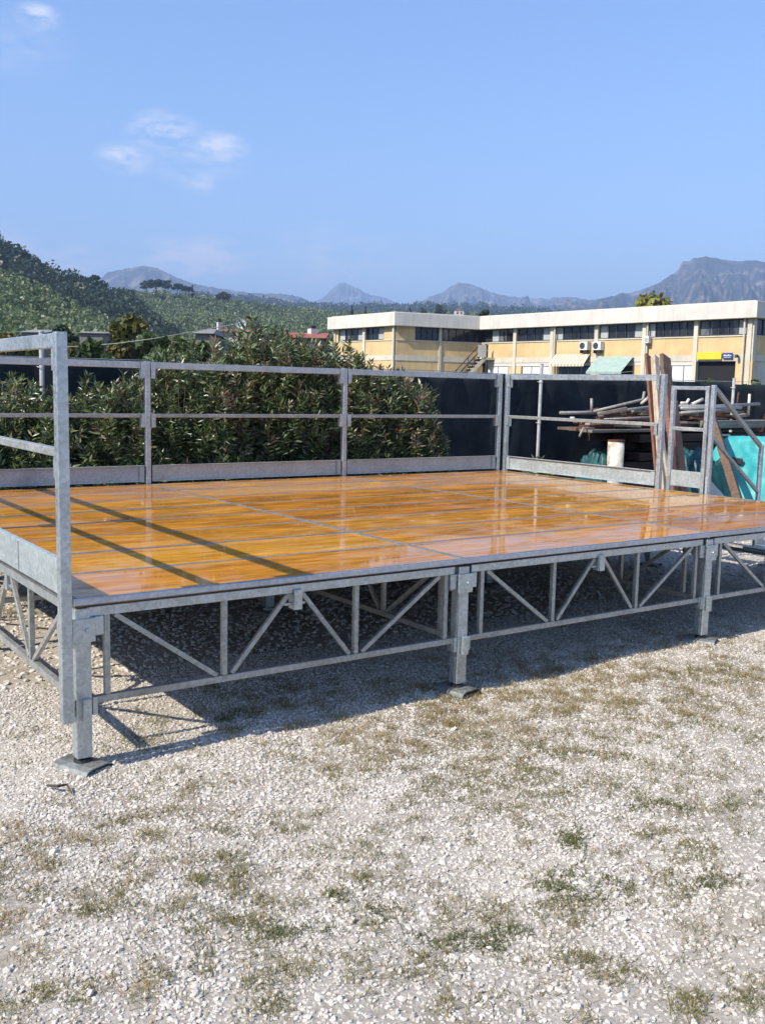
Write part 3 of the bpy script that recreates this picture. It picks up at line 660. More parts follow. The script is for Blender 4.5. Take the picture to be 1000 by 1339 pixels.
# leaning timbers
def lean(px0, px1, ytop, yb, w, h, mat, lab, y0=3.6, y1=4.5):
    p = ony(px1, ytop, y1); b = ony(px0, 640, y0); d = (p-b); b = b - d*(b.z/d.z)
    return tag(MB().bar(b, p, w, h, up=(0,1,0)).build('leaning_timber', mat, None, .004), lab, 'timber', 'timbers leaning by the stage')
lean(862, 847, 465, 650, .13, .03, WOOD_R, 'reddish brown board, leftmost of the timbers leaning behind the rail post', 3.55, 4.4)
lean(864, 853, 468, 650, .05, .04, WOOD_P, 'thin pale batten between the two reddish leaning boards', 3.5, 4.35)
lean(869, 857, 466, 650, .10, .03, WOOD_P, 'pale plank in the middle of the leaning timbers', 3.4, 4.25)
lean(882, 869, 466, 650, .18, .05, WOOD_B, 'widest dark brown beam, rightmost of the tall leaning timbers', 3.7, 4.5)
lean(880, 872, 509, 650, .10, .05, WOOD_R, 'rust coloured board sloping behind the left post of the railing panel', 3.2, 3.9)
lean(876, 861, 552, 650, .05, .03, WOOD_P, 'short pale batten leaning across behind the rail post', 3.2, 3.6)
lean(892, 879, 520, 650, .17, .05, WOOD_R, 'broad red brown board seen through the railing panel', 3.3, 4.1)
lean(960, 929, 541, 650, .12, .09, WOOD_B, 'thick brown prop leaning between the stair post and railing panel', 3.2, 4.2)
tag(MB().tube([onz(978,640,0)+Vector((1.2,.9,0)), ony(1001,542,4.6)], .02, 8).build('red_pole', mottled('red_paint', (.30,.03,.02), (.42,.06,.04), 6, .5)), 'thin red pole leaning at the right edge behind the tarpaulin', 'pole')

# ------------------------------------------------------------------ generic trees
def clump(c, r, n, size, tint, squash=(1,1,1), out=None):
    c = np.array(c)
    d = rng.normal(0, 1, (n, 3)); d /= np.linalg.norm(d, axis=1, keepdims=True)
    p = c + d*(rng.random(n)**.45)[:,None]*r*np.array(squash)
    a = rng.normal(0, 1, (n, 3)); b = np.cross(a, rng.normal(0, 1, (n, 3)))
    a /= np.linalg.norm(a, axis=1, keepdims=True); b /= np.linalg.norm(b, axis=1, keepdims=True)
    s = (size*rng.uniform(.6, 1.3, n))[:,None]
    V = np.stack([p-a*s-b*s*.5, p+a*s*.8-b*s*.6, p+a*s+b*s*.5, p-a*s*.7+b*s*.6], 1).reshape(-1, 3)
    Fc = (np.arange(4)[None]+4*np.arange(n)[:,None])
    T = np.repeat(np.clip(tint+rng.normal(0, .14, n), 0, 1), 4)
    return V, Fc, T
def cat(parts):
    off = 0; Vs, Fs, Ts = [], [], []
    for V, Fc, T in parts: Vs.append(V); Fs.append(Fc+off); Ts.append(T); off += len(V)
    return np.concatenate(Vs), np.concatenate(Fs), np.concatenate(Ts)
def tree(name, base, h, r, mat, label, cat_='tree', nclump=16, per=70, leaf=.12, crown0=.3, squash=.9, flat=False, group=None, trunk_r=None, cone=False):
    base = Vector(base); root = empty(name, base, label, cat_, group)
    parts = []; tr = MB(); trr = trunk_r or h*.025
    topz = h*(.8 if not flat else .86)
    tr.tube([base, base+Vector((r*.05, 0, h*.35)), base+Vector((-r*.03, r*.04, topz))], [trr, trr*.75, trr*.3], 8)
    for i in range(nclump):
        a = random.uniform(0, 2*math.pi); q = random.random()
        if cone:
            zz = h*(crown0+(1-crown0)*q); rr = r*(1-q)**.8*random.uniform(.2, .9)
        elif flat: zz = h*random.uniform(crown0, .97); rr = r*math.sqrt(random.random())*.85
        else:
            ph = random.uniform(-1, 1); zz = h*(crown0+(1-crown0)*.5*(1+ph*.82)); rr = r*math.sqrt(max(.05, 1-ph*ph))*random.uniform(.35, .85)
        c = base+Vector((rr*math.cos(a), rr*math.sin(a), zz))
        cr = r*(random.uniform(.28, .46) if not cone else .35*(1.1-q))
        parts.append(clump(c, cr, per, leaf, random.uniform(.2, .75), (1, 1, .55 if flat else squash)))
        if i % 2 == 0 and not cone:
            s0 = base+Vector((0, 0, h*(crown0*.8 if flat else random.uniform(.25, .5)))); tr.tube([s0, (s0+c)/2+Vector((0,0,-.03*h)), c], [trr*.45, trr*.3, trr*.12], 5, False)
    V, Fc, T = cat(parts)
    tr.build('trunk', BARK, root); npmesh('crown', V, Fc, 4, mat, root, {'tint': T})
    return root
def gtree(px, pytop, dep, hw, mat, name, label, z0=0, **kw):
    """tree whose top is seen at pixel (px, pytop), standing at the given distance, hw = half width in pixels"""
    p = at(px, pytop, dep); return tree(name, (p.x, p.y, z0), p.z-z0, hw/FPX*dep, mat, label, **kw)
gtree(172, 407, 32, 36, AUTUMN, 'tree', 'yellowing leafy tree left of centre beyond the fence', crown0=.05, nclump=34, per=150, leaf=.09)
gtree(118, 440, 26, 30, GREEN, 'bush', 'green bush beyond the net just right of the corner post top', cat_='bush', crown0=.05, nclump=20, per=130, leaf=.07)
gtree(84, 418, 40, 24, DARKLEAF, 'tree', 'dark round tree behind the corner post top', crown0=.1, nclump=22, per=140, leaf=.1)
gtree(10, 432, 30, 26, AUTUMN, 'bush', 'olive brown bush at the left edge beyond the net', cat_='bush', crown0=.05, nclump=20, per=130, leaf=.07)
gtree(226, 424, 24, 26, GREEN, 'bush', 'pale green bush beyond the net left of the grey roof', cat_='bush', crown0=.05, nclump=20, per=150, leaf=.06)
gtree(145, 448, 21, 26, GREEN, 'bush', 'low green bush beyond the net under the yellowing tree', cat_='bush', crown0=.05, nclump=16, per=130, leaf=.06)
gtree(205, 446, 20, 20, OLIVE, 'bush', 'low greyish bush beyond the net beside the first rail post', cat_='bush', crown0=.05, nclump=16, per=130, leaf=.05)
gtree(850, 384, 95, 44, YELLOW, 'tree', 'yellow green tree rising behind the roof of the long building', crown0=.2, nclump=30, per=150, leaf=.28)
gtree(868, 487, 20, 12, OLIVE, 'bush', 'grey green bush on top of the net left of the dark doorway', cat_='bush', crown0=.1, nclump=10, per=120, leaf=.04)
gtree(886, 489, 20, 9, OLIVE, 'bush', 'small grey green bush right against the white doors', cat_='bush', crown0=.1, nclump=10, per=120, leaf=.04)
gtree(932, 484, 30, 15, GREEN, 'bush', 'green bush in front of the yellow pier right of the dark doorway', cat_='bush', crown0=.1, nclump=12, per=120, leaf=.06)
gtree(985, 487, 30, 13, GREEN, 'bush', 'green bush at the right edge in front of the building corner', cat_='bush', crown0=.1, nclump=12, per=120, leaf=.06)

for px, pt, dp, hw_, m_, lab in ((45,446,24,26,GREEN,'low green bush beyond the net at the left under the long shed'), (70,452,19,20,OLIVE,'small greyish bush just above the net beside the corner post'), (100,446,36,22,AUTUMN,'brownish bush beyond the net between the shed and the dark tree'), (195,432,40,26,GREEN,'green bush right behind the yellowing tree'), (240,436,27,24,OLIVE,'greyish bush in front of the house with the hipped roof'), (262,440,26,22,GREEN,'green bush below the grey hipped roof'), (135,432,50,24,GREEN,'green tree left of the yellowing tree at the foot of the hill'), (20,440,52,30,DARKLEAF,'dark bush in front of the long grey roofed shed')):
    gtree(px, pt, dp, hw_, m_, 'bush', lab, cat_='bush', crown0=.05, nclump=20, per=130, leaf=.0028*dp)
# overhead cable
tag(MB().tube([at(60,455,30), at(100,453,30), at(150,449.5,30), at(200,443,30), at(330,420,32)], .012, 5).build('overhead_cable', mottled('grey_cable', (.3,.3,.28), (.45,.44,.4), 5, .6)), 'thin pale cable strung over the bushes at left', 'cable')

# ------------------------------------------------------------------ the yellow building
ZR = 7.0
Pt = [Vector((40.02,62.63)), Vector((40.30,54.03)), Vector((46.96,52.49)), Vector((48.85,30.61))]
Pt += [Vector((62.0, 31.6)), Vector((60.0, 66.0))]
bld = empty('factory_building', (50, 50, 0), 'long two storey yellow building with white parapet and a projecting wing', 'building')
def plaster(name, c, var=.12, rough=.85):
    k = NT(name); f = k.noise(k.coord((1,1,1), True), .7, 7, .65); st_ = k.ramp(k.noise(k.coord((2.2,2.2,.12), True), 1.6, 6, .7), [(.5, 0), (.72, 1)])
    col = k.ramp(f, [(.3, tuple(x*(1-var) for x in c)), (.7, tuple(min(.9, x*(1+var*.6)) for x in c))])
    k.set(Base_Color=k.mix(k.math('MULTIPLY', st_, .38), col, tuple(x*.55 for x in c)), Roughness=rough); k.bump(k.noise(k.coord((1,1,1)), 9, 5), .1, .01)
    return k.m
YEL = plaster('yellow_plaster', (.72,.51,.25), .2); CREAM = plaster('cream_concrete', (.66,.60,.47), .18); WHT = plaster('white_parapet', (.68,.64,.56), .16)
WDOOR = plaster('white_door', (.74,.74,.72)); DARKIN = plaster('painted_unlit_interior', (.012,.012,.014)); FRAME = plaster('white_window_frame', (.6,.6,.58)); DFRAME = plaster('dark_window_frame', (.05,.05,.05))
k = NT('window_glass'); v = k.coord((1,1,.15), True)
k.set(Base_Color=k.ramp(k.noise(v, 1.6, 3), [(.4, (.012,.014,.018)), (.56, (.03,.034,.04)), (.64, (.16,.17,.17))]), Roughness=.08, Specular_IOR_Level=.6); GLASS = k.m
SHADEW = plaster('grey_shed_wall', (.20,.19,.165)); CURT = plaster('pale_curtain', (.45,.47,.46))
inset = .45
def offs(poly, d):
    out = []; n = len(poly)
    for i in range(n):
        a, b, c = poly[i-1], poly[i], poly[(i+1) % n]
        e1 = (b-a).normalized(); e2 = (c-b).normalized(); n1 = Vector((-e1.y, e1.x)); n2 = Vector((-e2.y, e2.x))
        m_ = (n1+n2).normalized(); out.append(b + m_*d/max(.3, m_.dot(n1)))
    return out
# which side is inside: polygon order P1 P2 P3 P4 P5 P6, test
cen = sum(Pt, Vector((0,0)))/len(Pt)
sgn = 1 if (offs(Pt, .1)[0]-cen).length < (Pt[0]-cen).length else -1
core = offs(Pt, sgn*(inset+.25)); wallp = offs(Pt, sgn*inset)
MB().prism([tuple(p) for p in core], 0, 6.1).build('core_wall', DARKIN, bld)  # near-black core colour stands in for the unlit rooms behind openings
MB().prism([tuple(p) for p in Pt], 6.06, ZR).build('parapet', WHT, bld, .02)
MB().prism([tuple(p) for p in offs(Pt, sgn*.25)], ZR+.001, ZR+.06).build('roof', CREAM, bld)
class Face:
    def __init__(s, i, j):
        s.a, s.b = wallp[i], wallp[j]; s.u = (s.b-s.a).normalized(); s.L = (s.b-s.a).length
        s.n = Vector((s.u.y, -s.u.x)); 
        if s.n.dot((s.a+s.b)/2-(core[i]+core[j])/2) < 0: s.n = -s.n
    def sz(s, px, py):
        d = ray(px, py); n3 = Vector((s.n.x, s.n.y, 0)); A = Vector((s.a.x, s.a.y, 0))
        t = (A-CAM).dot(n3)/d.dot(n3); q = CAM+d*t; return (Vector((q.x, q.y))-s.a).dot(s.u), q.z
    def s_(s, px, py=430): return s.sz(px, py)[0]
    def box(s, mb, s0, s1, z0, z1, n0, n1):
        vs = []
        for ss in (s0, s1):
            for nn in (n0, n1):
                for zz in (z0, z1):
                    q = s.a+s.u*ss+s.n*nn; vs.append((q.x, q.y, zz))
        return mb.add(vs, [(0,1,3,2),(4,6,7,5),(0,4,5,1),(2,3,7,6),(0,2,6,4),(1,5,7,3)])
    def P(s, ss, nn, z): q = s.a+s.u*ss+s.n*nn; return Vector((q.x, q.y, z))
FA, FB, FC, FD = Face(0,1), Face(1,2), Face(2,3), Face(3,4)
ZS, ZH, ZB, ZG = 5.05, 6.06, 4.0, 3.62   # window sill, window head, bottom of yellow band, bottom of pale band
def window(F, s0, s1, z0, z1, npan, frame=DFRAME, curtain=()):
    w = F.box(MB(), s0, s1, z0, z0+.06, -.19, -.06); F.box(w, s0, s1, z1-.06, z1, -.19, -.06)
    d = (s1-s0)/npan
    for i in range(npan+1):
        x = s0+i*d; F.box(w, max(s0, x-.025), min(s1, x+.025), z0+.061, z1-.061, -.18, -.07)
    fr_ = w.build('window', frame, bld)
    g = MB()
    for i in range(npan):
        if i not in curtain: F.box(g, s0+i*d+.026, s0+(i+1)*d-.026, z0+.062, z1-.062, -.15, -.12)
    if len(curtain) < npan: g.build('pane', GLASS, fr_)
    for i in curtain: F.box(MB(), s0+i*d+.026, s0+(i+1)*d-.026, z0+.062, z1-.062, -.15, -.12).build('blind', CURT, fr_)
def facade(F, bays, npan, pil, curtains):
    """bays: list of (s0,s1) between pilasters"""
    sp = MB(); F.box(sp, 0, F.L, ZB, ZS, -.2, 0); sp.build('yellow_wall', YEL, bld)
    F.box(MB(), 0, F.L, ZG, ZB-.004, -.2, .03).build('pale_band', CREAM, bld)
    F.box(MB(), 0, F.L, ZS, ZS+.07, -.2, .05).build('sill', CREAM, bld)
    for p0, p1 in pil: F.box(MB(), p0, p1, 0, ZH-.003, -.2, .09).build('pilaster', CREAM, bld)
    for i, (s0, s1) in enumerate(bays): window(F, s0, s1, ZS+.072, ZH-.005, npan[i], curtain=curtains.get(i, ()))
def pipe_v(F, s, lab='downpipe'):
    MB().tube([F.P(s, .16, 0), F.P(s, .16, 6.05)], .06, 8).build('downpipe', CREAM, bld)
# main face C
pc = [FC.s_(x) for x in (629, 674, 722.5, 780.5, 843, 910.5, 984)]
hw = .14
pil = [(max(0, p-hw), min(FC.L, p+hw)) for p in pc[1:-1]] + [(pc[-1]-.3, FC.L)]
edges = [(.0, pc[1]-hw)] + [(pc[i]+hw, pc[i+1]-hw) for i in range(1, 5)] + [(pc[5]+hw, pc[6]-.3)]
b2 = []
for i, (a, b) in enumerate(edges): b2.append((a+(.05 if i else 1.1), b-.05))
facade(FC, b2, [3, 4, 5, 5, 6, 5], pil, {0: (0,), 1: (3,), 2: (0,), 3: (0, 4), 4: (0,), 5: (4,)})
pipe_v(FC, pc[2]+.32); pipe_v(FC, pc[4]+.3); pipe_v(FC, pc[6]-.45)
def ground_fill(F, x0, x1, mat, name, z1=ZG-.004, n=-.02, z0=0.):
    return F.box(MB(), F.s_(x0, 480), F.s_(x1, 480), z0, z1, -.2, n).build(name, mat, bld)
def door_set(F, x0, x1, n, mat=WDOOR, z1=ZG-.25, name='door'):
    s0, s1 = F.s_(x0, 480), F.s_(x1, 480); d = (s1-s0)/n
    for i in range(n): F.box(MB(), s0+i*d+.03, s0+(i+1)*d-.03, .02, z1, -.12, -.05).build(name, mat, bld)
door_set(FC, 637, 664, 2); ground_fill(FC, 664.5, 681, YEL, 'ground_floor_wall'); door_set(FC, 682, 720, 3); ground_fill(FC, 720.5, 730, YEL, 'ground_floor_wall')
door_set(FC, 731, 771, 3, GLASS, ZG-.3, 'shop_window'); ground_fill(FC, 771.5, 783, YEL, 'ground_floor_wall'); door_set(FC, 784, 826, 2, GLASS, ZG-.3, 'shop_window')
ground_fill(FC, 826.5, 846, YEL, 'ground_floor_wall'); door_set(FC, 847, 909, 4); ground_fill(FC, 961, 983, YEL, 'ground_floor_wall', n=.02)
F_ = FC
F_.box(MB(), FC.s_(636,480), FC.s_(909,480), ZG-.24, ZG-.005, -.2, .0).build('lintel', WHT, bld)
# wing faces
pb = [FB.s_(x) for x in (520, 575.5, 626)]
facade(FB, [(FB.s_(544), pb[1]-.12), (pb[1]+.12, FB.L-.1)], [4, 5], [(pb[1]-.09, pb[1]+.09)], {})
F_ = FB; FB.box(MB(), 0, FB.s_(543), ZS+.072, ZH-.003, -.2, 0).build('yellow_wall', YEL, bld)
FB.box(MB(), 0, FB.s_(632,480), 0, ZG-.004, -.2, -.002).build('ground_floor_wall', YEL, bld)
facade(FA, [(FA.s_(443), FA.s_(475)), (FA.s_(478.5), FA.s_(501))], [4, 3], [(0, .2), (FA.s_(475)+.02, FA.s_(478.5)-.02)], {0: (0, 3), 1: (2,)})
FA.box(MB(), FA.s_(502), FA.L, ZS+.072, ZH-.003, -.2, 0).build('yellow_wall', YEL, bld)
FA.box(MB(), 0.201, FA.s_(442.5), ZS+.072, ZH-.003, -.2, 0).build('yellow_wall', YEL, bld)
FA.box(MB(), 0, FA.L, 0, ZG-.004, -.2, -.002).build('ground_floor_wall', YEL, bld)
MB().tube([FA.P(FA.L-.12, .16, 0), FA.P(FA.L-.12, .16, 6.05)], .09, 8).build('downpipe', WHT, bld)
facade(FD, [(.5, 4.3), (4.6, 8.4)], [5, 5], [(0, .3), (4.35, 4.55)], {})
FD.box(MB(), 0, FD.L, 0, ZG-.004, -.2, -.002).build('ground_floor_wall', CREAM, bld)
# signs, awnings, air conditioners
SY = mottled('yellow_sign', (.78,.56,.03), (.85,.64,.05), 2, .45); SB = mottled('blue_sign', (.03,.06,.20), (.05,.09,.27), 2, .45)
s0, z1 = FC.sz(912.5, 461); s1, z0 = FC.sz(944, 470)
o = FC.box(MB(), s0, s1, z0, z1, .095, .16).build('yellow_sign', SY, None, .01); tag(o, 'long yellow fascia sign above the dark doorway', 'sign')
t0, z1 = FC.sz(946, 461.5); t1, z0 = FC.sz(958.5, 469)
o = empty('blue_sign', FC.P((t0+t1)/2, .1, z0), 'small dark blue sign with white marks right of the yellow sign', 'sign')
FC.box(MB(), t0, t1, z0, z1, .095, .15).build('board', SB, o, .01)
mk = MB(); dz = z1-z0; dt = t1-t0
for a, b, c, d in ((.12,.3,.45,.7), (.34,.5,.45,.62), (.54,.68,.45,.7), (.72,.88,.45,.62), (.15,.85,.2,.28)): FC.box(mk, t0+dt*a, t0+dt*b, z0+dz*c, z0+dz*d, .151, .156)
mk.build('white_marks', WDOOR, o)
def awning(x0, x1, ytop, ybot, mat, label, out):
    s0, zt = FC.sz(x0, ytop); s1, _ = FC.sz(x1, ytop)
    d = ray((x0+x1)/2, ybot); # front edge height from the photographed lower edge at the given projection
    n3 = Vector((FC.n.x, FC.n.y, 0)); A = Vector((FC.a.x, FC.a.y, 0))+n3*out; t = (A-CAM).dot(n3)/d.dot(n3); zb = (CAM+d*t).z
    root = empty('awning', FC.P((s0+s1)/2, .1, zt), label, 'awning')
    vs = [FC.P(s0, .1, zt), FC.P(s1, .1, zt), FC.P(s1, out, zb+.14), FC.P(s0, out, zb+.14), FC.P(s1, out, zb), FC.P(s0, out, zb)]
    m = MB().add(vs, [(0,1,2,3), (3,2,4,5)]); cl = m.build('canopy', mat, root); so_ = cl.modifiers.new('thickness', 'SOLIDIFY'); so_.thickness = .024
    fr_ = MB()
    for s in (s0+.03, s1-.03): fr_.bar(FC.P(s, .1, zb+.2), FC.P(s, out-.02, zb+.10), .03)
    fr_.build('arms', FRAME, root)
k = NT('striped_awning'); vv = k.coord((0,1,0)); wv = k.n('ShaderNodeTexWave'); wv.wave_type = 'BANDS'; wv.bands_direction = 'Y'; wv.inputs['Scale'].default_value = 1.1; k.l(vv, wv.inputs['Vector'])
k.set(Base_Color=k.ramp(wv.outputs['Fac'], [(.4, (.70,.66,.55)), (.6, (.50,.38,.22))]), Roughness=.9)
awning(727, 772, 464, 479, k.m, 'short beige striped awning above the shop window', .7)
awning(783, 829, 467, 489, mottled('green_canvas', (.27,.38,.32), (.38,.47,.40), 3, .9), 'pale green awning pulled well down, left of the leaning timber', 1.3)
for x, lab in ((767, 'white air conditioner left of the pair under the windows'), (784.5, 'white air conditioner right of the pair under the windows')):
    s0, z1 = FC.sz(x-5, 447); s1, z0 = FC.sz(x+5, 458)
    r_ = empty('air_conditioner', FC.P((s0+s1)/2, .2, z0), lab, 'air conditioner', 'air conditioners on the yellow building')
    FC.box(MB(), s0, s1, z0, z1, .04, .42).build('casing', WDOOR, r_, .02)
    c = FC.P(s0+(s1-s0)*.4, .421, (z0+z1)/2); nn = Vector((FC.n.x, FC.n.y, 0)); uu = Vector((FC.u.x, FC.u.y, 0)); rr = (z1-z0)*.38
    vs = [c+nn*.01+(uu*math.cos(t)+Vector((0,0,1))*math.sin(t))*rr for t in np.linspace(0, 2*math.pi, 21)[:-1]] + [c+(uu*math.cos(t)+Vector((0,0,1))*math.sin(t))*rr for t in np.linspace(0, 2*math.pi, 21)[:-1]]
    MB().add(vs, [tuple(range(20))]+[(i, (i+1) % 20, 20+(i+1) % 20, 20+i) for i in range(20)]).build('fan_grille', DFRAME, r_)
    for q in (s0+.1, s1-.1): FC.box(MB(), q-.02, q+.02, z0-.2, z0-.001, .09, .40).build('wall_bracket', DFRAME, r_)
s0, z1 = FC.sz(846.5, 440); s1, z0 = FC.sz(852, 449)
r_ = empty('air_conditioner', FC.P((s0+s1)/2, .2, z0), 'single small air conditioner by itself above the leaning timber', 'air conditioner', 'air conditioners on the yellow building')
FC.box(MB(), s0, s1, z0, z1, .095, .4).build('casing', WDOOR, r_, .02); FC.box(MB(), s0+.05, s1-.05, z0+.08, z1-.1, .4005, .41).build('fan_grille', CURT, r_)
s0, z1 = FC.sz(964.5, 464); s1, z0 = FC.sz(967.5, 468); r_ = empty('wall_lamp', FC.P((s0+s1)/2, .1, z0), 'small dark wall lamp right of the blue sign', 'lamp')
FC.box(MB(), s0, s1, z0, z1, .2, .4).build('lamp_head', DFRAME, r_, .02); FC.box(MB(), (s0+s1)/2-.03, (s0+s1)/2+.03, z0+.05, z0+.12, .02, .199).build('arm', DFRAME, r_)
# outside stair in the inner corner
es = empty('outside_stair', FB.P(FB.L-1.5, 1, 0), 'dark metal outside stair climbing to a landing in the corner of the wing', 'stair')
sB0, _ = FB.sz(590, 484); sB1, _ = FB.sz(624, 452)
land = 4.0; n0, n1 = .35, 1.35
for nn in (n0, n1):
    MB().bar(FB.P(sB0-1.6, nn, .2), FB.P(sB1, nn, land), .06, .24).build('stringer', CREAM if nn == n1 else DFRAME, es)
    MB().bar(FB.P(sB0-1.6, nn, 1.15), FB.P(sB1, nn, land+.95), .05, .06).build('handrail', DFRAME, es)
    MB().bar(FB.P(sB0-1.6, nn, .7), FB.P(sB1, nn, land+.5), .04, .05).build('mid_rail', DFRAME, es)
    for q in (0, .25, .5, .75, 1): 
        b = FB.P(sB0-1.6+(sB1-sB0+1.6)*q, nn, .2+(land-.2)*q+.12); MB().bar(b, b+Vector((0,0,.85)), .04).build('baluster', DFRAME, es)
for i in range(15):
    q = (i+.5)/15; p = FB.P(sB0-1.6+(sB1-sB0+1.6)*q, (n0+n1)/2, .22+(land-.2)*q); a = FB.P(sB0-1.6+(sB1-sB0+1.6)*q, n0+.05, .25+(land-.2)*q); b = FB.P(sB0-1.6+(sB1-sB0+1.6)*q, n1-.05, .25+(land-.2)*q)
    MB().bar(a, b, .26, .04).build('tread', CREAM, es)
FB.box(MB(), sB1+.02, FB.L+.9, land-.16, land, .05, 1.5).build('landing', CREAM, es)
for z_ in (land+.5, land+.95): MB().bar(FB.P(sB1+.05, 1.45, z_), FB.P(FB.L-.1, 1.45, z_), .045).build('landing_rail', WHT, es)
FB.box(MB(), sB1+.15, FB.L-.9, land+.02, land+.9, 1.40, 1.42).build('railing_sheet', WHT, es)
for s in (sB1+.1, FB.L-.2): MB().bar(FB.P(s, 1.4, 0), FB.P(s, 1.4, land+.95), .08).build('landing_post', DFRAME, es)

# small houses in the middle distance
def house(px0, px1, yeave, yridge, dep, wallm, roofm, label, depth=6, flat=False, hip=False):
    a = at(px0, yeave, dep); b = at(px1, yeave, dep); ez = a.z; rz = at((px0+px1)/2, yridge, dep).z
    u = Vector((b.x-a.x, b.y-a.y, 0)); L = u.length; u.normalize(); n = Vector((-u.y, u.x, 0)); n = n if n.dot(Fw) > 0 else -n
    root = empty('house', ((a.x+b.x)/2, (a.y+b.y)/2, 0), label, 'house')
    A = Vector((a.x, a.y, 0))
    def q(s, t, z): w = A+u*s+n*t; return (w.x, w.y, z)
    MB().add([q(.2,.2,0), q(L-.2,.2,0), q(L-.2,depth-.2,0), q(.2,depth-.2,0), q(.2,.2,ez-.02), q(L-.2,.2,ez-.02), q(L-.2,depth-.2,ez-.02), q(.2,depth-.2,ez-.02)], [(0,1,5,4),(1,2,6,5),(2,3,7,6),(3,0,4,7),(4,5,6,7)]).build('wall', wallm, root)
    i_ = L*.3 if hip else 0
    rf = MB().add([q(0,0,ez), q(L,0,ez), q(L,depth,ez), q(0,depth,ez), q(i_,depth/2,rz), q(L-i_,depth/2,rz)], [(0,1,5,4),(2,3,4,5),(0,4,3),(1,2,5),(0,3,2,1)]).build('roof', roofm, root)
    return root, rf, q, L, ez, rz
RED = mottled('red_roof_tiles', (.26,.075,.05), (.40,.14,.09), 3, .85); GREYR = mottled('grey_roof_sheet', (.20,.19,.17), (.30,.28,.26), 2, .85); PALEW = plaster('pale_wall', (.6,.58,.52))
r1 = house(249, 279, 435.5, 425.5, 46, SHADEW, GREYR, 'small house with a grey hipped roof left of the chimney', hip=True)
r2 = house(280, 332, 433, 426.5, 50, PALEW, RED, 'low house with red tiled roof carrying the satellite dish')
r3 = house(366, 426, 441, 431, 52, SHADEW, RED, 'low red roofed shed between the tallest oleander and the yellow wing')
def chimney(r, s, t, w, h, z0):
    root, rf, q, L, ez, rz = r; m = MB(); c = Vector(q(s, t, 0)); m.box((c.x, c.y, z0+h/2), (w, w, h)); m.build('chimney', PALEW, rf); MB().box((c.x, c.y, z0+h+.09), (w*.7, w*.7, .18)).build('chimney_cap', DFRAME, rf)
c_ = at(277, 418, 49); chimney(r2, .1, 1.0, .2, c_.z-r2[4]+.3, r2[4]-.3)
c_ = at(404, 432, 53); chimney(r3, r3[3]*.63, 2.6, .4, .7, r3[5]-.5)
dp = at(315, 423.5, 48.5); dish = empty('satellite_dish', dp, 'round white satellite dish above the red roof', 'satellite dish')
m = MB(); vs = [tuple(dp)]; nr = (CAM-dp).normalized(); a_ = nr.cross(Vector((0,0,1))).normalized(); b_ = a_.cross(nr)
for rr, dd in ((.14, .0), (.25, .04)): vs += [tuple(dp+(a_*math.cos(t)+b_*math.sin(t))*rr+nr*dd) for t in np.linspace(0, 2*math.pi, 17)[:-1]]
m.add(vs, [(0, 1+i, 1+(i+1) % 16) for i in range(16)]+[(1+i, 17+i, 17+(i+1) % 16, 1+(i+1) % 16) for i in range(16)]).build('reflector', WDOOR, dish)
MB().tube([dp-nr*.02, dp-nr*.08-Vector((0,0,.7))], .03, 6).build('mast', STEEL_DULL, dish)
house(24, 60, 434, 428, 70, SHADEW, GREYR, 'long low grey roofed shed at the far left below the olive slope')
house(100, 137, 435, 431, 75, SHADEW, GREYR, 'low pale shed roof behind the dark round tree')

# ------------------------------------------------------------------ hills and mountains
def interp(prof, x): return np.interp(x, [p[0] for p in prof], [p[1] for p in prof])
FwN, RtN, UpN, CN = np.array(Fw), np.array(Rt), np.array(Up), np.array(CAM)
def pxw(px, py, dep):
    d = FwN[None]+RtN[None]*((px-500)/FPX)[:,None]-UpN[None]*((py-669.5)/FPX)[:,None]
    return CN[None]+d*dep[:,None]
def fbm(px, t, seed, f=1.):
    return np.array([noise.fractal(Vector((a*f, b*3.2, seed)), .9, 2.1, 5) for a, b in zip(px, t)])
def hill(name, prof, d0, d1, ybase, mat, ncol=160, nrow=26, rough=0., gamma=1., seed=1., zfloor=0, back=1.5, frq=.02):
    x0, x1 = prof[0][0], prof[-1][0]; cols = np.linspace(x0, x1, ncol); rows = np.linspace(0, 1, nrow)
    G = []
    for t in rows:
        yr = interp(prof, cols)
        if rough >= 60: yr = yr + np.array([1.3*noise.fractal(Vector((c*.11, seed, 2.)), .8, 2.2, 4) for c in cols])
        dep = np.full(ncol, d0+(d1-d0)*t); py = ybase+(yr-ybase)*t**gamma
        w = pxw(cols, py, dep)
        if rough: w[:,2] += rough*fbm(cols, np.full(ncol, t), seed, frq)*math.sin(math.pi*min(1, t*.92+.04))*(.8 if t < .97 else .35)
        w[:,2] = np.maximum(w[:,2], zfloor-.3) if t > 0 else zfloor-.5
        G.append(w)
    last = G[-1]
    for q in (.35, .7, 1.):
        w = CN[None]+(last-CN[None])*(1+(back-1)*q); w[:,2] = last[:,2]*(1-q)-.5*q; G.append(w)
    G = np.array(G); nr = len(G); I = np.arange(nr*ncol).reshape(nr, ncol)
    Fc = np.stack([I[:-1,:-1], I[:-1,1:], I[1:,1:], I[1:,:-1]], -1).reshape(-1, 4)
    return tag(npmesh(name, G.reshape(-1,3), Fc, 4, mat, smooth=True), kind='structure'), G[:nrow]
def slope(name, stops, scale, bump=.0, stretch=(1,1,1)):
    k = NT(name); v = k.coord(stretch); f = k.noise(v, scale, 8, .65); k.set(Base_Color=k.ramp(f, stops), Roughness=.95, Specular_IOR_Level=.1)
    if bump: k.bump(f, bump, 20)
    return k.m
SOIL = slope('hill_soil', [(.35, (.085,.105,.038)), (.65, (.18,.175,.08))], .03)
FSOIL = slope('forest_floor', [(.35, (.025,.042,.018)), (.65, (.05,.07,.03))], .03)
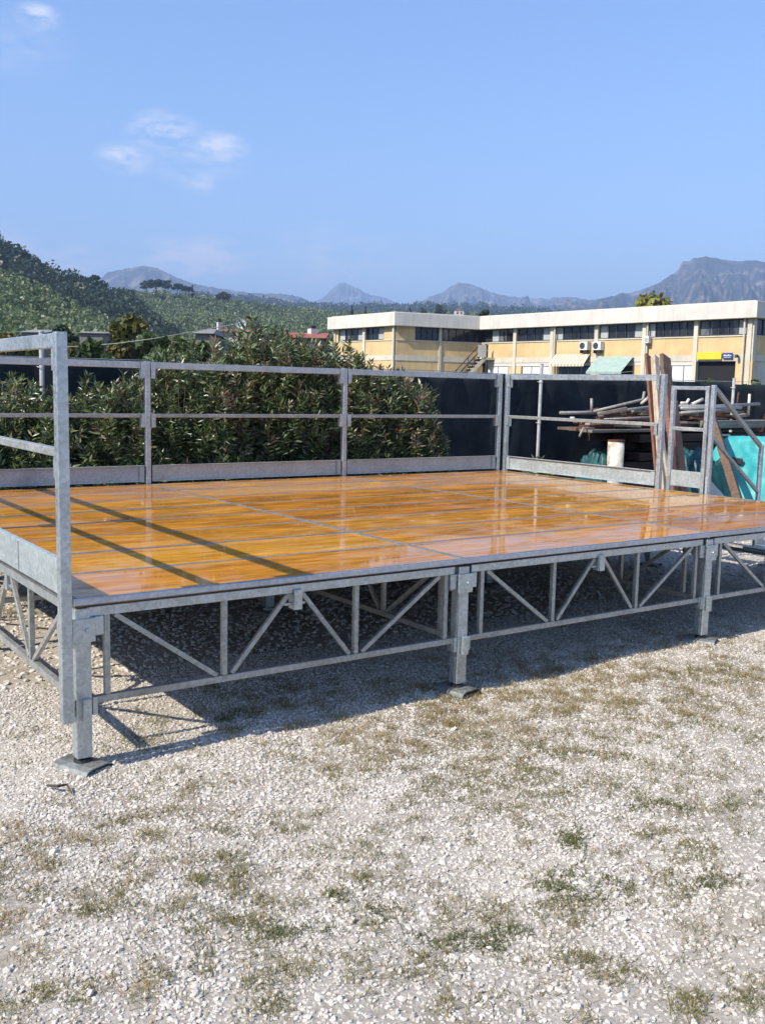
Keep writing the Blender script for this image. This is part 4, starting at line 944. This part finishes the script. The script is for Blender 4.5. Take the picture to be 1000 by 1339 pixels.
ROCK = slope('mountain_rock', [(.32, (.018,.026,.018)), (.50, (.055,.056,.038)), (.62, (.23,.185,.145))], .009, .9, (1,1,.55))
ROCK2 = slope('haze_paled_mountain_rock', [(.32, (.045,.05,.042)), (.52, (.11,.105,.095)), (.66, (.30,.28,.26))], .007, .9, (1,1,.5))  # farther mountains coloured paler, distance haze put into the rock colour
L1 = [(-140,300),(-60,330),(0,358),(60,385),(100,406),(150,430),(190,449),(230,462)]
L2 = [(-160,250),(-60,296),(0,325),(30,341),(60,355),(90,369),(115,380),(140,386),(165,395),(190,412),(215,440),(240,460)]
L3 = [(60,392),(120,387),(150,386),(200,384),(250,388),(300,394),(350,401),(400,407),(440,411),(520,413),(640,415),(760,422),(900,440)]
L4 = [(230,384),(290,390),(350,396.5),(400,402),(430,404),(470,402),(520,405),(560,403),(600,404),(650,406),(720,412),(820,430)]
h1, g1 = hill('olive_slope', L1, 110, 250, 470, SOIL, rough=2, seed=3.3)
h2, g2 = hill('wooded_hill', L2, 240, 430, 470, FSOIL, rough=5, seed=5.1)
h3, g3 = hill('olive_hill', L3, 260, 640, 462, SOIL, rough=3, seed=7.7)
h4, g4 = hill('far_wooded_ridge', L4, 900, 1900, 440, FSOIL, rough=14, seed=9.2)
M1 = [(60,392),(95,384),(118,372),(132,363),(142,356),(165,351),(190,348),(205,350.5),(225,360),(250,370),(275,375.5),(300,379),(330,383),(355,383.5),(385,386),(402,393),(415,401),(440,408)]
M2 = [(380,408),(405,398),(420,391),(432,380),(440,372),(450,369),(462,375),(478,383),(492,387.5),(505,390),(515,395),(530,401),(560,407)]
M3 = [(500,412),(540,399),(560,390),(578,383),(588,375),(600,369.5),(615,372),(635,380),(655,385),(690,389.5),(720,390.5),(745,388.5),(765,391),(800,396),(860,408)]
M4 = [(650,414),(700,402),(745,395),(790,389),(820,383),(850,375),(872,363),(881,357),(887,352),(890,344),(894,341.5),(901,341),(906,337.5),(922,335),(934,336.5),(945,340),(970,341),(1000,342),(1050,346),(1120,356),(1200,350),(1300,380)]
hill('mountain', M1, 2400, 4300, 430, ROCK, 260, 50, 70, 1.1, 2.2, back=1.4, frq=.05)
hill('mountain', M2, 5200, 6600, 430, ROCK2, 240, 54, 100, 1.15, 4.2, back=1.06, frq=.08)
hill('mountain', M3, 3200, 5000, 430, ROCK2, 300, 54, 90, 1.15, 6.4, back=1.3, frq=.06)
hill('mountain', M4, 2000, 3700, 440, ROCK, 340, 60, 90, 1.1, 8.8, back=1.5, frq=.05)

def forest(name, G, n, size, per, leaf, mat, label, cat_, trange=(.02, 1.), tint=(.2,.8), squash=.9, sx=None):
    nr, nc, _ = G.shape; parts = []
    for i in range(n):
        r = random.uniform(*trange)*(nr-1); c = random.uniform(0, nc-1.001) if sx is None else random.uniform(sx[0], sx[1])*(nc-1.001)
        r0, c0 = min(int(r), nr-2), int(c); p = G[r0, c0]*(1-(r-r0))+G[r0+1, c0]*(r-r0); p = p+(G[r0, c0+1]-G[r0, c0])*(c-c0)
        s = size*random.uniform(.6, 1.35)
        parts.append(clump(p+np.array([0,0,s*.75]), s, per, leaf, random.uniform(*tint), (1, 1, squash)))
    V, Fc, T = cat(parts)
    return tag(npmesh(name, V, Fc, 4, mat, attrs={'tint': T}), label, cat_, kind='stuff')
forest('olive_grove', g1, 2300, 1.25, 44, .36, OLIVE, 'grey green olive grove on the near left slope', 'olive grove', (.05, 1))
forest('hillside_wood', g2, 2600, 2.9, 46, .75, DARKLEAF, 'dark wood covering the left hill up to its ridge', 'wood', (.05, 1.), squash=1.15)
forest('olive_grove', g3, 5200, 1.9, 36, .55, OLIVE, 'olive grove covering the long low hill in the middle', 'olive grove', (.08, 1), sx=(.0, .75))
forest('distant_wood', g4, 1700, 8, 34, 2.2, DARKLEAF, 'bluish distant tree line below the mountains', 'wood', (.3, 1.), sx=(0, .9))

# single trees on the skyline
def skyline(G, px, pyt, pyb, dep, hw, mat, name, label, **kw):
    b = at(px, pyb, dep); t = at(px, pyt, dep); return tree(name, b, t.z-b.z, hw/FPX*dep, mat, label, **kw)
PG = 'umbrella pines on the hill'
skyline(g2, 123, 360, 382, 420, 9, DARKLEAF, 'pine_tree', 'lone dark pine on the end of the wooded ridge', crown0=.5, flat=True, nclump=14, per=60, leaf=.45)
for px, t, hw, lab in ((192,368,8,'leftmost umbrella pine of the hilltop clump'), (204,366,9,'second umbrella pine from the left in the hilltop clump'), (216,367,9,'umbrella pine with the widest crown in the hilltop clump'), (232,371,7,'umbrella pine just right of the gap in the hilltop clump'), (243,373,8,'rightmost umbrella pine of the hilltop clump')):
    skyline(g3, px, t, 388, 600, hw, DARKLEAF, 'umbrella_pine', lab, crown0=.58, flat=True, nclump=16, per=60, leaf=.5, group=PG)
skyline(g3, 252, 373, 389, 600, 2.6, DARKLEAF, 'cypress_tree', 'thin dark cypress at the right end of the hilltop pines', crown0=.08, cone=True, nclump=16, per=50, leaf=.4)
skyline(g3, 292, 383, 394, 610, 10, DARKLEAF, 'tree', 'round dark tree right of the white hilltop house', crown0=.1, nclump=16, per=60, leaf=.5)
skyline(g3, 155, 377, 387, 600, 5, DARKLEAF, 'tree', 'small round tree on the skyline right of the lone pine', crown0=.1, nclump=12, per=60, leaf=.5)
skyline(g3, 172, 380, 387, 600, 6, DARKLEAF, 'tree', 'low bushy tree on the skyline left of the umbrella pines', crown0=.1, nclump=12, per=60, leaf=.5)
skyline(g3, 460, 398, 412, 560, 2.6, DARKLEAF, 'cypress_tree', 'dark cypress above the roof of the wing at its left end', crown0=.05, cone=True, nclump=16, per=50, leaf=.4)
skyline(g3, 478, 401, 412, 560, 2.0, DARKLEAF, 'cypress_tree', 'smaller cypress above the middle of the wing roof', crown0=.05, cone=True, nclump=14, per=50, leaf=.35)
skyline(g3, 574, 400, 414, 560, 9, GREEN, 'tree', 'green round tree above the wing roof left of the white villa', crown0=.1, nclump=14, per=60, leaf=.5)
skyline(g3, 552, 403, 414, 560, 6, DARKLEAF, 'tree', 'small dark tree above the wing roof', crown0=.1, nclump=12, per=60, leaf=.5)
skyline(g3, 536, 400, 414, 560, 2.0, DARKLEAF, 'cypress_tree', 'thin cypress left of the green round tree above the wing', crown0=.05, cone=True, nclump=12, per=50, leaf=.35)
gtree(632, 396, 105, 10, GREEN, 'tree', 'loose green tree rising behind the inner corner of the roofs', crown0=.35, nclump=16, per=60, leaf=.22)
def villa(px0, px1, yt, yb, dep, label, roof):
    a, b, c = at(px0, yb, dep), at(px1, yb, dep), at(px0, yt, dep); u = Vector((b.x-a.x, b.y-a.y, 0)); L = u.length; u.normalize(); n = Vector((-u.y, u.x, 0)); n = n if n.dot(Fw) > 0 else -n
    root = empty('villa', a, label, 'house'); D = L*.7; h0, h1 = a.z-3, c.z
    def q(s, t, z): w = a+u*s+n*t; return (w.x, w.y, z)
    MB().add([q(0,0,h0), q(L,0,h0), q(L,D,h0), q(0,D,h0), q(0,0,h1), q(L,0,h1), q(L,D,h1), q(0,D,h1)], [(0,1,5,4),(1,2,6,5),(2,3,7,6),(3,0,4,7),(4,5,6,7)]).build('wall', WHT, root)
    MB().add([q(-.4,-.4,h1+.01), q(L+.4,-.4,h1+.01), q(L+.4,D+.4,h1+.01), q(-.4,D+.4,h1+.01), q(L/2,D/2,h1+L*.18)], [(0,1,4),(1,2,4),(2,3,4),(3,0,4),(0,3,2,1)]).build('roof', roof, root)
    w = MB()
    for f in (.25, .65): w.add([q(L*f,-.05,h1-2.2), q(L*f+.9,-.05,h1-2.2), q(L*f+.9,-.05,h1-.9), q(L*f,-.05,h1-.9), q(L*f,-.001,h1-2.2), q(L*f+.9,-.001,h1-2.2), q(L*f+.9,-.001,h1-.9), q(L*f,-.001,h1-.9)], [(0,1,2,3),(4,5,1,0),(3,2,6,7),(0,3,7,4),(1,5,6,2)])
    w.build('window', DFRAME, root)
villa(262, 270, 387, 391, 620, 'white house on the hilltop beside the umbrella pines', GREYR)
villa(594, 606, 405.5, 410, 560, 'white villa among trees above the inner end of the wing roof', RED)

# ------------------------------------------------------------------ haze
HZ = 2.5e-4
bx = MB().bb(-9600, 9700, -9600, 9700, -1.5, 800)
k = bpy.data.materials.new('haze_air'); k.use_nodes = True; t = k.node_tree
for nd in list(t.nodes):
    if nd.type != 'OUTPUT_MATERIAL': t.nodes.remove(nd)
pv = t.nodes.new('ShaderNodeVolumePrincipled'); pv.inputs['Color'].default_value = (.48,.67,1,1); pv.inputs['Density'].default_value = HZ; pv.inputs['Anisotropy'].default_value = 0
t.links.new(pv.outputs[0], [n_ for n_ in t.nodes if n_.type == 'OUTPUT_MATERIAL'][0].inputs['Volume'])
hz = bx.build('haze', k); tag(hz, 'thin blue summer haze over the valley', 'haze', kind='stuff')
S.cycles.volume_bounces = 0; S.cycles.max_bounces = 8; S.cycles.diffuse_bounces = 1; S.cycles.transparent_max_bounces = 8
S.cycles.use_denoising = True
